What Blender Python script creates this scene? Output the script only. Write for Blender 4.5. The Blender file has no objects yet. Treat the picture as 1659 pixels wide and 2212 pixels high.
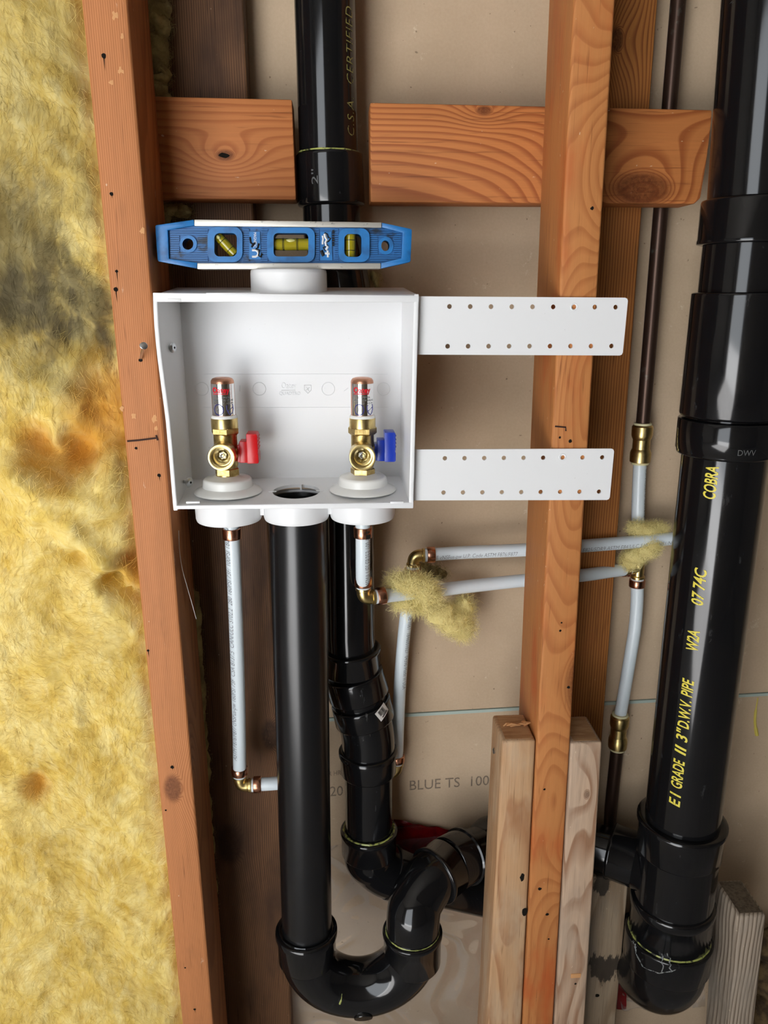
import bpy, bmesh, math, random
import numpy as np
from mathutils import Vector, Matrix
from mathutils.geometry import tessellate_polygon

random.seed(7)
RNG = np.random.default_rng(11)
scene = bpy.context.scene
COL = scene.collection

# ------------------------------------------------------------------ camera
F_PX, CX, CY = 1700.0, 829.5, 1106.0
TILT, YAW = math.radians(15.4), math.radians(3.5)
CAM = Vector((0.0, -0.77, 1.2))
FWD = Vector((math.sin(YAW) * math.cos(TILT), math.cos(YAW) * math.cos(TILT), -math.sin(TILT)))
RGT = Vector((math.cos(YAW), -math.sin(YAW), 0.0))
UPV = RGT.cross(FWD)
cam_data = bpy.data.cameras.new('camera')
cam = bpy.data.objects.new('camera', cam_data)
COL.objects.link(cam)
cam_data.sensor_fit = 'VERTICAL'
cam_data.sensor_height = 24.0
cam_data.sensor_width = 18.0
cam_data.lens = 24.0 * F_PX / 2212.0
cam_data.clip_start = 0.01
M = Matrix((RGT, UPV, -FWD)).transposed().to_4x4()
M.translation = CAM
cam.matrix_world = M
scene.camera = cam

# ------------------------------------------------------------------ light
world = bpy.data.worlds.new('world')
scene.world = world
world.use_nodes = True
world.node_tree.nodes['Background'].inputs[0].default_value = (0.80, 0.88, 1.0, 1)
world.node_tree.nodes['Background'].inputs[1].default_value = 1.0


def area_light(name, loc, target, sx, sy, power, color):
    l = bpy.data.lights.new(name, 'AREA')
    l.shape = 'RECTANGLE'
    l.size, l.size_y = sx, sy
    l.energy = power
    l.color = color
    o = bpy.data.objects.new(name, l)
    COL.objects.link(o)
    o.location = loc
    o.rotation_euler = (Vector(target) - Vector(loc)).to_track_quat('-Z', 'Y').to_euler()
    return o


# open garage door, behind the camera on the left
area_light('garage_door_daylight', (-1.08, -2.02, 1.08), (-1.08, 0.0, 1.08), 1.35, 2.0, 33.0, (0.93, 0.97, 1.0))
sun = bpy.data.lights.new('sun', 'SUN')
sun.energy = 62.0
sun.angle = math.radians(0.6)
sun.color = (0.97, 0.98, 1.0)
sun_o = bpy.data.objects.new('sun', sun)
COL.objects.link(sun_o)
sun_o.rotation_euler = Vector((0.06, 0.42, -0.90)).to_track_quat('-Z', 'Y').to_euler()

scene.view_settings.view_transform = 'Standard'
scene.view_settings.look = 'None'
scene.view_settings.exposure = 0.0
scene.view_settings.gamma = 1.0
scene.view_settings.use_curve_mapping = False


# ------------------------------------------------------------------ geometry helpers
def at(px, py, Y):
    v = FWD + RGT * ((px - CX) / F_PX) - UPV * ((py - CY) / F_PX)
    return CAM + v * ((Y - CAM.y) / v.y)


def V(*a):
    return Vector(a)


class G:
    """collects vertices and faces of one mesh"""
    def __init__(self):
        self.v = []
        self.f = []

    def add(self, verts, faces):
        o = len(self.v)
        self.v += [tuple(p) for p in verts]
        self.f += [tuple(i + o for i in fc) for fc in faces]
        return self


def frame(d, ref=None):
    d = d.normalized()
    r = ref if ref is not None else (V(0, -1, 0) if abs(d.y) < 0.9 else V(0, 0, 1))
    a = (r - d * r.dot(d)).normalized()
    b = d.cross(a)
    return d, a, b


def ring(c, a, b, r, n, ph=0.0):
    return [c + a * (r * math.cos(2 * math.pi * i / n + ph)) + b * (r * math.sin(2 * math.pi * i / n + ph)) for i in range(n)]


def g_lathe(p, q, prof, n=40, g=None, ref=None, ph=0.0, caps=(True, True)):
    """prof: (distance from p towards q, radius)"""
    g = g or G()
    p, q = Vector(p), Vector(q)
    d, a, b = frame(q - p, ref)
    vs, fs = [], []
    for s, r in prof:
        vs += ring(p + d * s, a, b, max(r, 1e-5), n, ph)
    m = len(prof)
    for k in range(m - 1):
        for i in range(n):
            j = (i + 1) % n
            fs.append((k * n + i, k * n + j, (k + 1) * n + j, (k + 1) * n + i))
    if caps[0] and prof[0][1] > 1e-4:
        fs.append(tuple(reversed(range(n))))
    if caps[1] and prof[-1][1] > 1e-4:
        fs.append(tuple((m - 1) * n + i for i in range(n)))
    return g.add(vs, fs)


def smooth_path(pts, per=10):
    P = [Vector(p) for p in pts]
    P = [P[0] * 2 - P[1]] + P + [P[-1] * 2 - P[-2]]
    out = []
    for i in range(1, len(P) - 2):
        p0, p1, p2, p3 = P[i - 1], P[i], P[i + 1], P[i + 2]
        for k in range(per):
            t = k / per
            out.append(0.5 * ((2 * p1) + (p2 - p0) * t + (2 * p0 - 5 * p1 + 4 * p2 - p3) * t * t + (3 * p1 - p0 - 3 * p2 + p3) * t ** 3))
    out.append(P[-2])
    return out


def g_sweep(path, rad, n=36, g=None, caps=True):
    g = g or G()
    path = [Vector(p) for p in path]
    m = len(path)
    if not isinstance(rad, (list, tuple)):
        rad = [rad] * m
    t0 = (path[1] - path[0]).normalized()
    d, a, b = frame(t0)
    vs, fs = [], []
    for i in range(m):
        if i == 0:
            t = path[1] - path[0]
        elif i == m - 1:
            t = path[-1] - path[-2]
        else:
            t = path[i + 1] - path[i - 1]
        t = t.normalized()
        a = (a - t * a.dot(t)).normalized()
        b = t.cross(a)
        vs += ring(path[i], a, b, rad[i], n)
    for k in range(m - 1):
        for i in range(n):
            j = (i + 1) % n
            fs.append((k * n + i, k * n + j, (k + 1) * n + j, (k + 1) * n + i))
    if caps:
        fs.append(tuple(reversed(range(n))))
        fs.append(tuple((m - 1) * n + i for i in range(n)))
    return g.add(vs, fs)


def arc(center, u, w, r, a0, a1, n=16):
    return [center + u * (r * math.cos(a0 + (a1 - a0) * i / n)) + w * (r * math.sin(a0 + (a1 - a0) * i / n)) for i in range(n + 1)]


def g_box(lo, hi, g=None):
    g = g or G()
    x0, y0, z0 = lo
    x1, y1, z1 = hi
    v = [(x0, y0, z0), (x1, y0, z0), (x1, y1, z0), (x0, y1, z0), (x0, y0, z1), (x1, y0, z1), (x1, y1, z1), (x0, y1, z1)]
    return g.add(v, [(0, 3, 2, 1), (4, 5, 6, 7), (0, 1, 5, 4), (1, 2, 6, 5), (2, 3, 7, 6), (3, 0, 4, 7)])


def g_hexa(v, g=None):
    """v: 4 front corners then 4 back corners (same order, counter-clockwise from the front)"""
    g = g or G()
    return g.add(v, [(0, 1, 2, 3), (7, 6, 5, 4), (0, 4, 5, 1), (1, 5, 6, 2), (2, 6, 7, 3), (3, 7, 4, 0)])


def g_plate(outer, holes, fn, w0, w1, g=None):
    """outline with holes in (u,v), extruded from w0 to w1 through fn(u,v,w)"""
    g = g or G()
    loops = [list(outer)] + [list(h) for h in holes]
    flat = [p for l in loops for p in l]
    tris = tessellate_polygon([[Vector((p[0], p[1], 0)) for p in l] for l in loops])
    n = len(flat)
    vs = [fn(p[0], p[1], w0) for p in flat] + [fn(p[0], p[1], w1) for p in flat]
    fs = [tuple(t) for t in tris] + [tuple(n + i for i in reversed(t)) for t in tris]
    o = 0
    for l in loops:
        m = len(l)
        for i in range(m):
            j = (i + 1) % m
            fs.append((o + i, o + j, n + o + j, n + o + i))
        o += m
    return g.add(vs, fs)


def circ(cx, cy, rx, ry=None, n=20):
    ry = ry or rx
    return [(cx + rx * math.cos(2 * math.pi * i / n), cy + ry * math.sin(2 * math.pi * i / n)) for i in range(n)]


def rrect(x0, y0, x1, y1, r, n=5):
    out = []
    for cx, cy, a in ((x1 - r, y1 - r, 0), (x0 + r, y1 - r, 90), (x0 + r, y0 + r, 180), (x1 - r, y0 + r, 270)):
        for k in range(n + 1):
            t = math.radians(a + 90 * k / n)
            out.append((cx + r * math.cos(t), cy + r * math.sin(t)))
    return out


def obj(name, g, mat, parent=None, smooth=True, angle=35, bevel=0.0, bseg=2, label=None):
    me = bpy.data.meshes.new(name)
    if isinstance(g, bpy.types.Mesh):
        me = g
        me.name = name
    else:
        me.from_pydata(g.v, [], g.f)
    bm = bmesh.new()
    bm.from_mesh(me)
    bmesh.ops.recalc_face_normals(bm, faces=bm.faces)
    if bevel > 0:
        es = [e for e in bm.edges if len(e.link_faces) == 2 and e.calc_face_angle(0) > 0.6]
        bmesh.ops.bevel(bm, geom=es, offset=bevel, segments=bseg, profile=0.5, affect='EDGES', clamp_overlap=True)
    bm.to_mesh(me)
    bm.free()
    if smooth:
        me.polygons.foreach_set('use_smooth', [True] * len(me.polygons))
        me.set_sharp_from_angle(angle=math.radians(angle))
    if mat:
        me.materials.append(mat)
    o = bpy.data.objects.new(name, me)
    COL.objects.link(o)
    if parent:
        attach(o, parent)
    if label:
        o['label'] = label
    return o


def attach(o, parent):
    o.parent = parent
    p, loc = parent, Vector((0, 0, 0))
    while p is not None:
        if p.type == 'EMPTY':
            loc = loc + p.location
        p = p.parent
    if parent.type == 'EMPTY':
        o.matrix_parent_inverse = Matrix.Translation(-loc)


def thing(name, loc, label, cat, group=None):
    o = bpy.data.objects.new(name, None)
    o.empty_display_size = 0.02
    COL.objects.link(o)
    o.location = loc
    return tag(o, label, cat, group)


def tag(o, label, cat, group=None):
    o['label'] = label
    o['category'] = cat
    if group:
        o['group'] = group
    return o


def text_mesh(txt, shear=0.0, extrude=0.0, offset=0.0, space=1.0, ycuts=0, xcuts=0):
    c = bpy.data.curves.new('txt', 'FONT')
    c.body = txt
    c.size = 1.0
    c.shear = shear
    c.extrude = extrude
    c.offset = offset
    c.space_character = space
    c.resolution_u = 3
    o = bpy.data.objects.new('txt', c)
    COL.objects.link(o)
    dg = bpy.context.evaluated_depsgraph_get()
    me = bpy.data.meshes.new_from_object(o.evaluated_get(dg))
    bpy.data.objects.remove(o)
    bpy.data.curves.remove(c)
    g = G()
    if ycuts or xcuts:          # slice the letters so that they can bend round a pipe
        bm = bmesh.new()
        bm.from_mesh(me)
        lo = [min(v.co[i] for v in bm.verts) for i in (0, 1)]
        hi = [max(v.co[i] for v in bm.verts) for i in (0, 1)]
        for i, n_ in ((0, xcuts), (1, ycuts)):
            for k in range(1, n_ + 1):
                co = [0, 0, 0]
                no = [0, 0, 0]
                co[i] = lo[i] + (hi[i] - lo[i]) * k / (n_ + 1)
                no[i] = 1
                bmesh.ops.bisect_plane(bm, geom=bm.verts[:] + bm.edges[:] + bm.faces[:], plane_co=co, plane_no=no)
        bm.to_mesh(me)
        bm.free()
    vs = [v.co.copy() for v in me.vertices]
    fs = [tuple(p.vertices) for p in me.polygons]
    bpy.data.meshes.remove(me)
    xs = [v.x for v in vs]
    x0, x1 = min(xs), max(xs)
    g.v = [((v.x - x0) / (x1 - x0), v.y / 0.7, v.z) for v in vs]     # x in 0..1, cap height about 1
    g.f = fs
    g.aspect = (x1 - x0) / 0.7
    return g


def flat_text(name, txt, fn, mat, parent, **kw):
    """fn(u 0..1 along the line, v 0..1 cap height, w depth)"""
    t = text_mesh(txt, **kw)
    g = G()
    g.add([fn(*p) for p in t.v], t.f)
    return obj(name, g, mat, parent, smooth=False)


def cyl_text(name, txt, A, d, n, r, s0, s1, h, mat, parent, ang=0.0, eps=0.0003, **kw):
    """text running along d on a cylinder of radius r through A; n faces the reader"""
    d = d.normalized()
    n = (n - d * n.dot(d)).normalized()
    u = n.cross(d)
    t = text_mesh(txt, ycuts=5, **kw)
    if s1 is None:
        s1 = s0 + h * t.aspect
    g = G()
    vs = []
    for x, y, z in t.v:
        th = ang + (y - 0.5) * h / r
        rad = r + eps
        vs.append(A + d * (s0 + (s1 - s0) * x) + (n * math.cos(th) + u * math.sin(th)) * rad)
    g.add(vs, t.f)
    return obj(name, g, mat, parent, smooth=False)


def path_text(name, txt, path, n, r, s0, s1, h, mat, parent, ang=0.0, eps=0.0003, **kw):
    P = [Vector(p) for p in path]
    L = [0.0]
    for i in range(1, len(P)):
        L.append(L[-1] + (P[i] - P[i - 1]).length)

    def ev(s):
        s = min(max(s, 0), L[-1] - 1e-6)
        for i in range(1, len(L)):
            if s <= L[i]:
                t = (s - L[i - 1]) / (L[i] - L[i - 1])
                return P[i - 1].lerp(P[i], t), (P[i] - P[i - 1]).normalized()
    t = text_mesh(txt, ycuts=4, xcuts=12, **kw)
    vs = []
    for x, y, z in t.v:
        c, d = ev(s0 + (s1 - s0) * x)
        nn = (n - d * n.dot(d)).normalized()
        u = nn.cross(d)
        th = ang + (y - 0.5) * h / r
        vs.append(c + (nn * math.cos(th) + u * math.sin(th)) * (r + eps))
    g = G()
    g.add(vs, t.f)
    return obj(name, g, mat, parent, smooth=False)


# ------------------------------------------------------------------ materials
def srgb(r, g, b):
    f = lambda c: (c / 255) / 12.92 if c <= 10.3 else ((c / 255 + 0.055) / 1.055) ** 2.4
    return (f(r), f(g), f(b), 1)


class NT:
    def __init__(self, name):
        self.m = bpy.data.materials.new(name)
        self.m.use_nodes = True
        self.t = self.m.node_tree
        self.b = self.t.nodes['Principled BSDF']
        self.out = self.t.nodes['Material Output']

    def n(self, kind, **kw):
        nd = self.t.nodes.new(kind)
        for k, v in kw.items():
            setattr(nd, k, v)
        return nd

    def l(self, a, b):
        self.t.links.new(a, b)

    def val(self, sock, v):
        if isinstance(v, bpy.types.NodeSocket):
            self.l(v, sock)
        else:
            sock.default_value = v

    def math(self, op, a, b=0.0, c=None, clamp=False):
        nd = self.n('ShaderNodeMath', operation=op, use_clamp=clamp)
        self.val(nd.inputs[0], a)
        self.val(nd.inputs[1], b)
        if c is not None:
            self.val(nd.inputs[2], c)
        return nd.outputs[0]

    def vmath(self, op, a, b=(0, 0, 0), scale=None):
        nd = self.n('ShaderNodeVectorMath', operation=op)
        self.val(nd.inputs[0], a)
        if op != 'LENGTH' and op != 'SCALE':
            self.val(nd.inputs[1], b)
        if scale is not None:
            self.val(nd.inputs['Scale'], scale)
        return nd.outputs['Value'] if op in ('LENGTH', 'DISTANCE') else nd.outputs[0]

    def noise(self, vec, scale, detail=3, rough=0.5, dist=0.0, col=False):
        nd = self.n('ShaderNodeTexNoise')
        self.l(vec, nd.inputs['Vector'])
        nd.inputs['Scale'].default_value = scale
        nd.inputs['Detail'].default_value = detail
        nd.inputs['Roughness'].default_value = rough
        nd.inputs['Distortion'].default_value = dist
        return nd.outputs['Color'] if col else nd.outputs['Fac']

    def mix(self, fac, a, b, mode='MIX'):
        nd = self.n('ShaderNodeMix', data_type='RGBA', blend_type=mode)
        self.val(nd.inputs[0], fac)
        self.val(nd.inputs[6], a)
        self.val(nd.inputs[7], b)
        return nd.outputs[2]

    def ramp(self, fac, stops):
        nd = self.n('ShaderNodeValToRGB')
        self.l(fac, nd.inputs[0])
        cr = nd.color_ramp
        while len(cr.elements) < len(stops):
            cr.elements.new(0.5)
        for e, (p, c) in zip(cr.elements, stops):
            e.position = p
            e.color = c if len(c) == 4 else (*c, 1)
        return nd.outputs[0]

    def step(self, x, lo, hi):
        nd = self.n('ShaderNodeMapRange', interpolation_type='SMOOTHSTEP')
        self.val(nd.inputs[0], x)
        nd.inputs[1].default_value, nd.inputs[2].default_value = lo, hi
        return nd.outputs[0]

    def obj(self):
        return self.n('ShaderNodeTexCoord').outputs['Object']

    def bump(self, h, strength, dist=0.001):
        nd = self.n('ShaderNodeBump')
        nd.inputs['Strength'].default_value = strength
        nd.inputs['Distance'].default_value = dist
        self.l(h, nd.inputs['Height'])
        self.l(nd.outputs[0], self.b.inputs['Normal'])

    def set(self, col=None, rough=0.5, metal=0.0, spec=0.5, coat=0.0, trans=0.0, alpha=None, sss=0.0):
        b = self.b
        if col is not None:
            self.val(b.inputs['Base Color'], col)
        self.val(b.inputs['Roughness'], rough)
        b.inputs['Metallic'].default_value = metal
        b.inputs['Specular IOR Level'].default_value = spec
        b.inputs['Coat Weight'].default_value = coat
        b.inputs['Transmission Weight'].default_value = trans
        if sss:
            b.inputs['Subsurface Weight'].default_value = sss
            b.inputs['Subsurface Radius'].default_value = (0.004, 0.004, 0.004)
            b.inputs['Subsurface Scale'].default_value = 1.0
        return self.m


def plain(name, col, rough=0.5, metal=0.0, spec=0.5, coat=0.0):
    return NT(name).set(col, rough, metal, spec, coat)


def worn(name, col, col2, scale, lo, hi, rough=0.4, metal=0.0, bump=0.0, spec=0.5, stretch=(1, 1, 1), rvar=0.0):
    """a colour with speckles or scuffs of a second colour"""
    t = NT(name)
    p = t.vmath('MULTIPLY', t.obj(), stretch)
    n = t.noise(p, scale, 5, 0.6)
    f = t.step(n, lo, hi)
    c = t.mix(f, col, col2)
    r = rough
    if rvar:
        r = t.math('MULTIPLY_ADD', f, rvar, rough)
    if bump:
        t.bump(n, bump, 0.0008)
    return t.set(c, r, metal, spec)


def wood(name, axis, early, late, pith, freq, warp=0.004, wscale=5.0, fibre=0.22, knots=(), blotch=None, blo=(0.5, 0.7),
         bscale=9.0, tilt=0.0, rough=0.62, contrast=1.0, seed=0.0, bump=0.25, paint=0.0, stains=()):
    """growth rings around a pith line that runs along the axis; knots bend the rings round them"""
    t = NT(name)
    p = t.obj()
    keep = (0, 1, 1) if axis == 'x' else (1, 1, 0)
    along = (1, 0, 0) if axis == 'x' else (0, 0, 1)
    sc = tuple(0.25 if a else 1.0 for a in along)
    ps = t.vmath('MULTIPLY', t.vmath('ADD', p, (seed, seed * 0.7, seed * 1.3)), sc)
    w = t.vmath('SCALE', t.vmath('SUBTRACT', t.noise(ps, wscale * 4, 2, 0.5, col=True), (0.5, 0.5, 0.5)), scale=warp * 2)
    q = t.vmath('ADD', p, w)
    mask = tuple(k if k else tilt for k in keep)
    q = t.vmath('SUBTRACT', t.vmath('MULTIPLY', q, mask), pith)
    d = t.vmath('LENGTH', q)
    ph = t.math('MULTIPLY', d, freq)
    core = None
    for (kx, ky, kz, kr, amp) in knots:
        ks = tuple(0.55 if a else 1.0 for a in along)
        L = t.vmath('LENGTH', t.vmath('MULTIPLY', t.vmath('SUBTRACT', t.vmath('ADD', p, t.vmath('SCALE', w, scale=0.6)), (kx, ky, kz)), ks))
        rel = t.math('DIVIDE', L, kr)
        e = t.math('POWER', 2.718, t.math('MULTIPLY', t.math('MULTIPLY', rel, rel), -0.12))
        ph = t.math('ADD', ph, t.math('MULTIPLY', e, amp))
        c = t.math('SUBTRACT', 1.0, t.step(rel, 0.55, 1.1))
        ph = t.math('ADD', ph, t.math('MULTIPLY', c, t.math('MULTIPLY', rel, 3.5)))
        core = c if core is None else t.math('MAXIMUM', core, c)
    fr = t.math('FRACT', ph)
    prof = t.ramp(fr, [(0.0, (0.1,) * 3), (0.45, (0.12,) * 3), (0.82, (0.95,) * 3), (0.93, (0.9,) * 3), (1.0, (0.1,) * 3)])
    fs = tuple(0.02 if a else 1.0 for a in along)
    fb = t.noise(t.vmath('MULTIPLY', p, fs), 900, 3, 0.6)
    fb2 = t.noise(t.vmath('MULTIPLY', p, tuple(0.06 if a else 1.0 for a in along)), 130, 3, 0.55)
    col = t.mix(t.math('MULTIPLY', prof, contrast, clamp=True), early, late)
    bl = t.noise(t.vmath('MULTIPLY', p, tuple(0.35 if a else 1.0 for a in along)), bscale * 2.2, 4, 0.6)
    if blotch:
        col = t.mix(t.step(bl, *blo), col, blotch)
    k = t.math('MULTIPLY_ADD', fb, fibre * 2, 1.0 - fibre)
    k = t.math('MULTIPLY', k, t.math('MULTIPLY_ADD', fb2, fibre * 2.4, 1.0 - fibre * 1.2))
    g = t.n('ShaderNodeCombineXYZ')
    for i in range(3):
        t.l(k, g.inputs[i])
    col = t.mix(1.0, col, g.outputs[0], 'MULTIPLY')
    po = t.noise(t.vmath('MULTIPLY', p, tuple(0.035 if a else 1.0 for a in along)), 420, 2, 0.6)
    col = t.mix(t.math('MULTIPLY', t.step(po, 0.60, 0.74), 0.55), col, tuple(c * 0.5 for c in late[:3]) + (1,))
    if core is not None:
        dk = tuple(c * 0.42 for c in late[:3]) + (1,)
        kn = t.noise(p, 320, 3, 0.7)
        col = t.mix(t.math('MULTIPLY', core, t.math('MULTIPLY_ADD', kn, 0.9, 0.35, clamp=True)), col, dk)
    # scuffs and specks of dried plaster
    sp = t.noise(t.vmath('MULTIPLY', p, tuple(0.5 if a else 1.0 for a in along)), 260, 2, 0.5)
    col = t.mix(t.math('MULTIPLY', t.step(sp, 0.735, 0.78), 0.5), col, srgb(225, 205, 175))
    if paint:
        pp = t.noise(t.vmath('MULTIPLY', p, (1, 1, 0.5)), 70, 4, 0.7)
        col = t.mix(t.math('MULTIPLY', t.step(pp, 0.66, 0.72), paint), col, srgb(235, 215, 185))
    for (sx_, sy_, sz_, sr_) in stains:
        sn = t.noise(t.vmath('MULTIPLY', p, (1, 1, 0.3)), 75, 4, 0.65)
        L = t.vmath('LENGTH', t.vmath('MULTIPLY', t.vmath('SUBTRACT', p, (sx_, sy_, sz_)), (1.0, 0.3, 0.6)))
        L = t.math('ADD', L, t.math('MULTIPLY', t.math('SUBTRACT', sn, 0.5), sr_ * 3.4))
        col = t.mix(t.math('MULTIPLY', t.step(L, sr_, sr_ * 0.75), 0.9), col, srgb(42, 36, 30))
    hgt = t.math('ADD', t.math('MULTIPLY', prof, 0.5), t.math('MULTIPLY', fb, 0.5))
    t.bump(hgt, bump, 0.0007)
    return t.set(col, rough, 0, 0.3)


def abs_black(name, rough=0.22, dust=0.0, base=0.006, rv=0.14):
    t = NT(name)
    p = t.obj()
    n = t.noise(t.vmath('MULTIPLY', p, (1, 1, 0.35)), 90, 5, 0.65)
    s = t.noise(t.vmath('MULTIPLY', p, (1.0, 1.0, 6.0)), 45, 4, 0.7)
    f = t.step(n, 0.62, 0.75)
    c = t.mix(t.math('MULTIPLY', f, dust), (base, base, base * 1.1, 1), (0.16, 0.16, 0.16, 1))
    c = t.mix(t.math('MULTIPLY', t.step(s, 0.71, 0.76), dust), c, (0.3, 0.3, 0.29, 1))
    r = t.math('MULTIPLY_ADD', n, rv, rough)
    return t.set(c, r, 0, 0.5)


MAT = {}
MAT['abs_satin'] = abs_black('abs_satin', 0.25, 0.03, rv=0.03)
MAT['abs'] = abs_black('abs_glossy', 0.06, 0.14, rv=0.10)
MAT['abs_dusty'] = abs_black('abs_dusty', 0.07, 0.5)
MAT['abs_trap'] = abs_black('abs_trap', 0.07, 0.06, rv=0.05)
MAT['white'] = worn('white_plastic', (0.80, 0.80, 0.80, 1), (0.62, 0.62, 0.61, 1), 300, 0.70, 0.78, 0.34)
MAT['white2'] = plain('escutcheon_plastic', (0.83, 0.82, 0.78, 1), 0.22)
MAT['white_emboss'] = plain('moulded_lettering', (0.76, 0.76, 0.76, 1), 0.4)
t = NT('pex_plastic')
MAT['pex'] = t.set((0.70, 0.76, 0.79, 1), 0.25, 0, 0.5, 0.0, 0.0, None, 0.35)
MAT['ink'] = plain('grey_print', (0.16, 0.17, 0.18, 1), 0.6)
MAT['black_ink'] = plain('black_print', (0.01, 0.01, 0.01, 1), 0.5)
MAT['yellow_ink'] = worn('yellow_print', srgb(226, 208, 70), (0.02, 0.02, 0.02, 1), 420, 0.62, 0.70, 0.5)
MAT['yellow_faint'] = worn('faint_yellow_print', srgb(150, 145, 80), (0.02, 0.02, 0.02, 1), 420, 0.54, 0.62, 0.5)
MAT['grey_emboss'] = plain('scuffed_lettering', (0.10, 0.10, 0.10, 1), 0.4)
MAT['copper_dark'] = worn('aged_copper', (0.085, 0.050, 0.036, 1), (0.16, 0.17, 0.14, 1), 60, 0.60, 0.75, 0.34, 0.75, 0.1, rvar=0.2)
MAT['copper'] = worn('copper_ring', (0.62, 0.30, 0.19, 1), (0.42, 0.20, 0.12, 1), 200, 0.5, 0.7, 0.25, 1.0)
MAT['copper_cap'] = worn('copper_cap', (0.60, 0.30, 0.19, 1), (0.50, 0.24, 0.15, 1), 150, 0.4, 0.7, 0.34, 1.0)
MAT['brass'] = worn('brass', (0.72, 0.56, 0.24, 1), (0.58, 0.43, 0.16, 1), 220, 0.45, 0.75, 0.30, 1.0, 0.06)
MAT['brass_dull'] = worn('cast_brass', (0.58, 0.43, 0.17, 1), (0.42, 0.29, 0.10, 1), 350, 0.4, 0.7, 0.36, 1.0, 0.25)
MAT['steel'] = plain('zinc_steel', (0.62, 0.64, 0.66, 1), 0.28, 1.0)
MAT['dark'] = plain('dark_recess', (0.01, 0.008, 0.006, 1), 0.9, 0, 0.1)
MAT['foil'] = plain('silver_foil', (0.86, 0.86, 0.86, 1), 0.13, 1.0)
MAT['red_ink'] = plain('red_print', srgb(200, 20, 40), 0.35)
MAT['blue_ink'] = plain('blue_print', srgb(40, 40, 120), 0.35)
MAT['red'] = plain('red_handle_plastic', srgb(196, 14, 20), 0.30)
MAT['blue'] = plain('blue_handle_plastic', srgb(22, 52, 160), 0.30)
MAT['level_blue'] = worn('level_blue', srgb(30, 112, 178), srgb(26, 86, 140), 60, 0.45, 0.7, 0.36, 0, 0.1)
MAT['level_rib'] = worn('level_blue_scuffed', srgb(28, 96, 156), srgb(18, 34, 52), 45, 0.54, 0.66, 0.4, 0, 0.1, stretch=(1, 1, 1.6))
MAT['alu'] = worn('scuffed_aluminium', (0.60, 0.57, 0.51, 1), (0.22, 0.21, 0.19, 1), 260, 0.62, 0.72, 0.45, 0.6, 0.15, stretch=(0.5, 1, 1))
t = NT('vial_liquid')
MAT['vial'] = t.set(srgb(176, 160, 30), 0.06, 0, 0.5, 0.6, 0.25)
MAT['bubble'] = plain('air_bubble', srgb(196, 190, 120), 0.1)
MAT['white_ink'] = plain('white_print', (0.75, 0.76, 0.76, 1), 0.5)
MAT['cream'] = plain('cream_collar', srgb(222, 214, 170), 0.4)
MAT['glue'] = worn('yellow_cement', srgb(170, 175, 95), (0.02, 0.02, 0.015, 1), 160, 0.46, 0.6, 0.3)
MAT['paper'] = plain('sticker_paper', (0.70, 0.68, 0.64, 1), 0.5)
MAT['bag_red'] = worn('red_film', srgb(120, 8, 14), srgb(60, 4, 8), 25, 0.4, 0.7, 0.22)
MAT['pencil'] = plain('pencil_line', srgb(58, 34, 26), 0.7)
MAT['chip'] = plain('torn_wood', srgb(204, 150, 98), 0.8)
MAT['chalk'] = worn('chalky_residue', (0.30, 0.31, 0.30, 1), (0.04, 0.04, 0.04, 1), 500, 0.45, 0.6, 0.8)
MAT['concrete'] = worn('concrete', (0.40, 0.39, 0.38, 1), (0.31, 0.30, 0.29, 1), 8, 0.4, 0.7, 0.85, 0, 0.2)


def drywall_mat():
    t = NT('gypsum_back_paper')
    p = t.obj()
    a = t.noise(p, 7, 4, 0.6)
    b = t.noise(p, 340, 3, 0.6)
    c = t.mix(t.step(a, 0.3, 0.7), srgb(203, 179, 151), srgb(191, 168, 140))
    c = t.mix(t.math('MULTIPLY', b, 0.34), c, srgb(150, 126, 100))
    s = t.noise(p, 38, 6, 0.75)
    c = t.mix(t.math('MULTIPLY', t.step(s, 0.63, 0.72), 0.7), c, srgb(214, 198, 172))
    s2 = t.noise(t.vmath('ADD', p, (3.1, 0, 1.7)), 150, 2, 0.5)
    c = t.mix(t.math('MULTIPLY', t.step(s2, 0.74, 0.77), 0.6), c, srgb(96, 76, 58))
    t.bump(b, 0.12, 0.0006)
    return t.set(c, 0.75, 0, 0.25)


MAT['drywall'] = drywall_mat()
MAT['seam'] = plain('seam_tape', srgb(168, 182, 172), 0.6)
MAT['wall_ink'] = worn('faded_wall_print', srgb(124, 108, 92), srgb(170, 150, 126), 220, 0.5, 0.75, 0.8)


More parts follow.
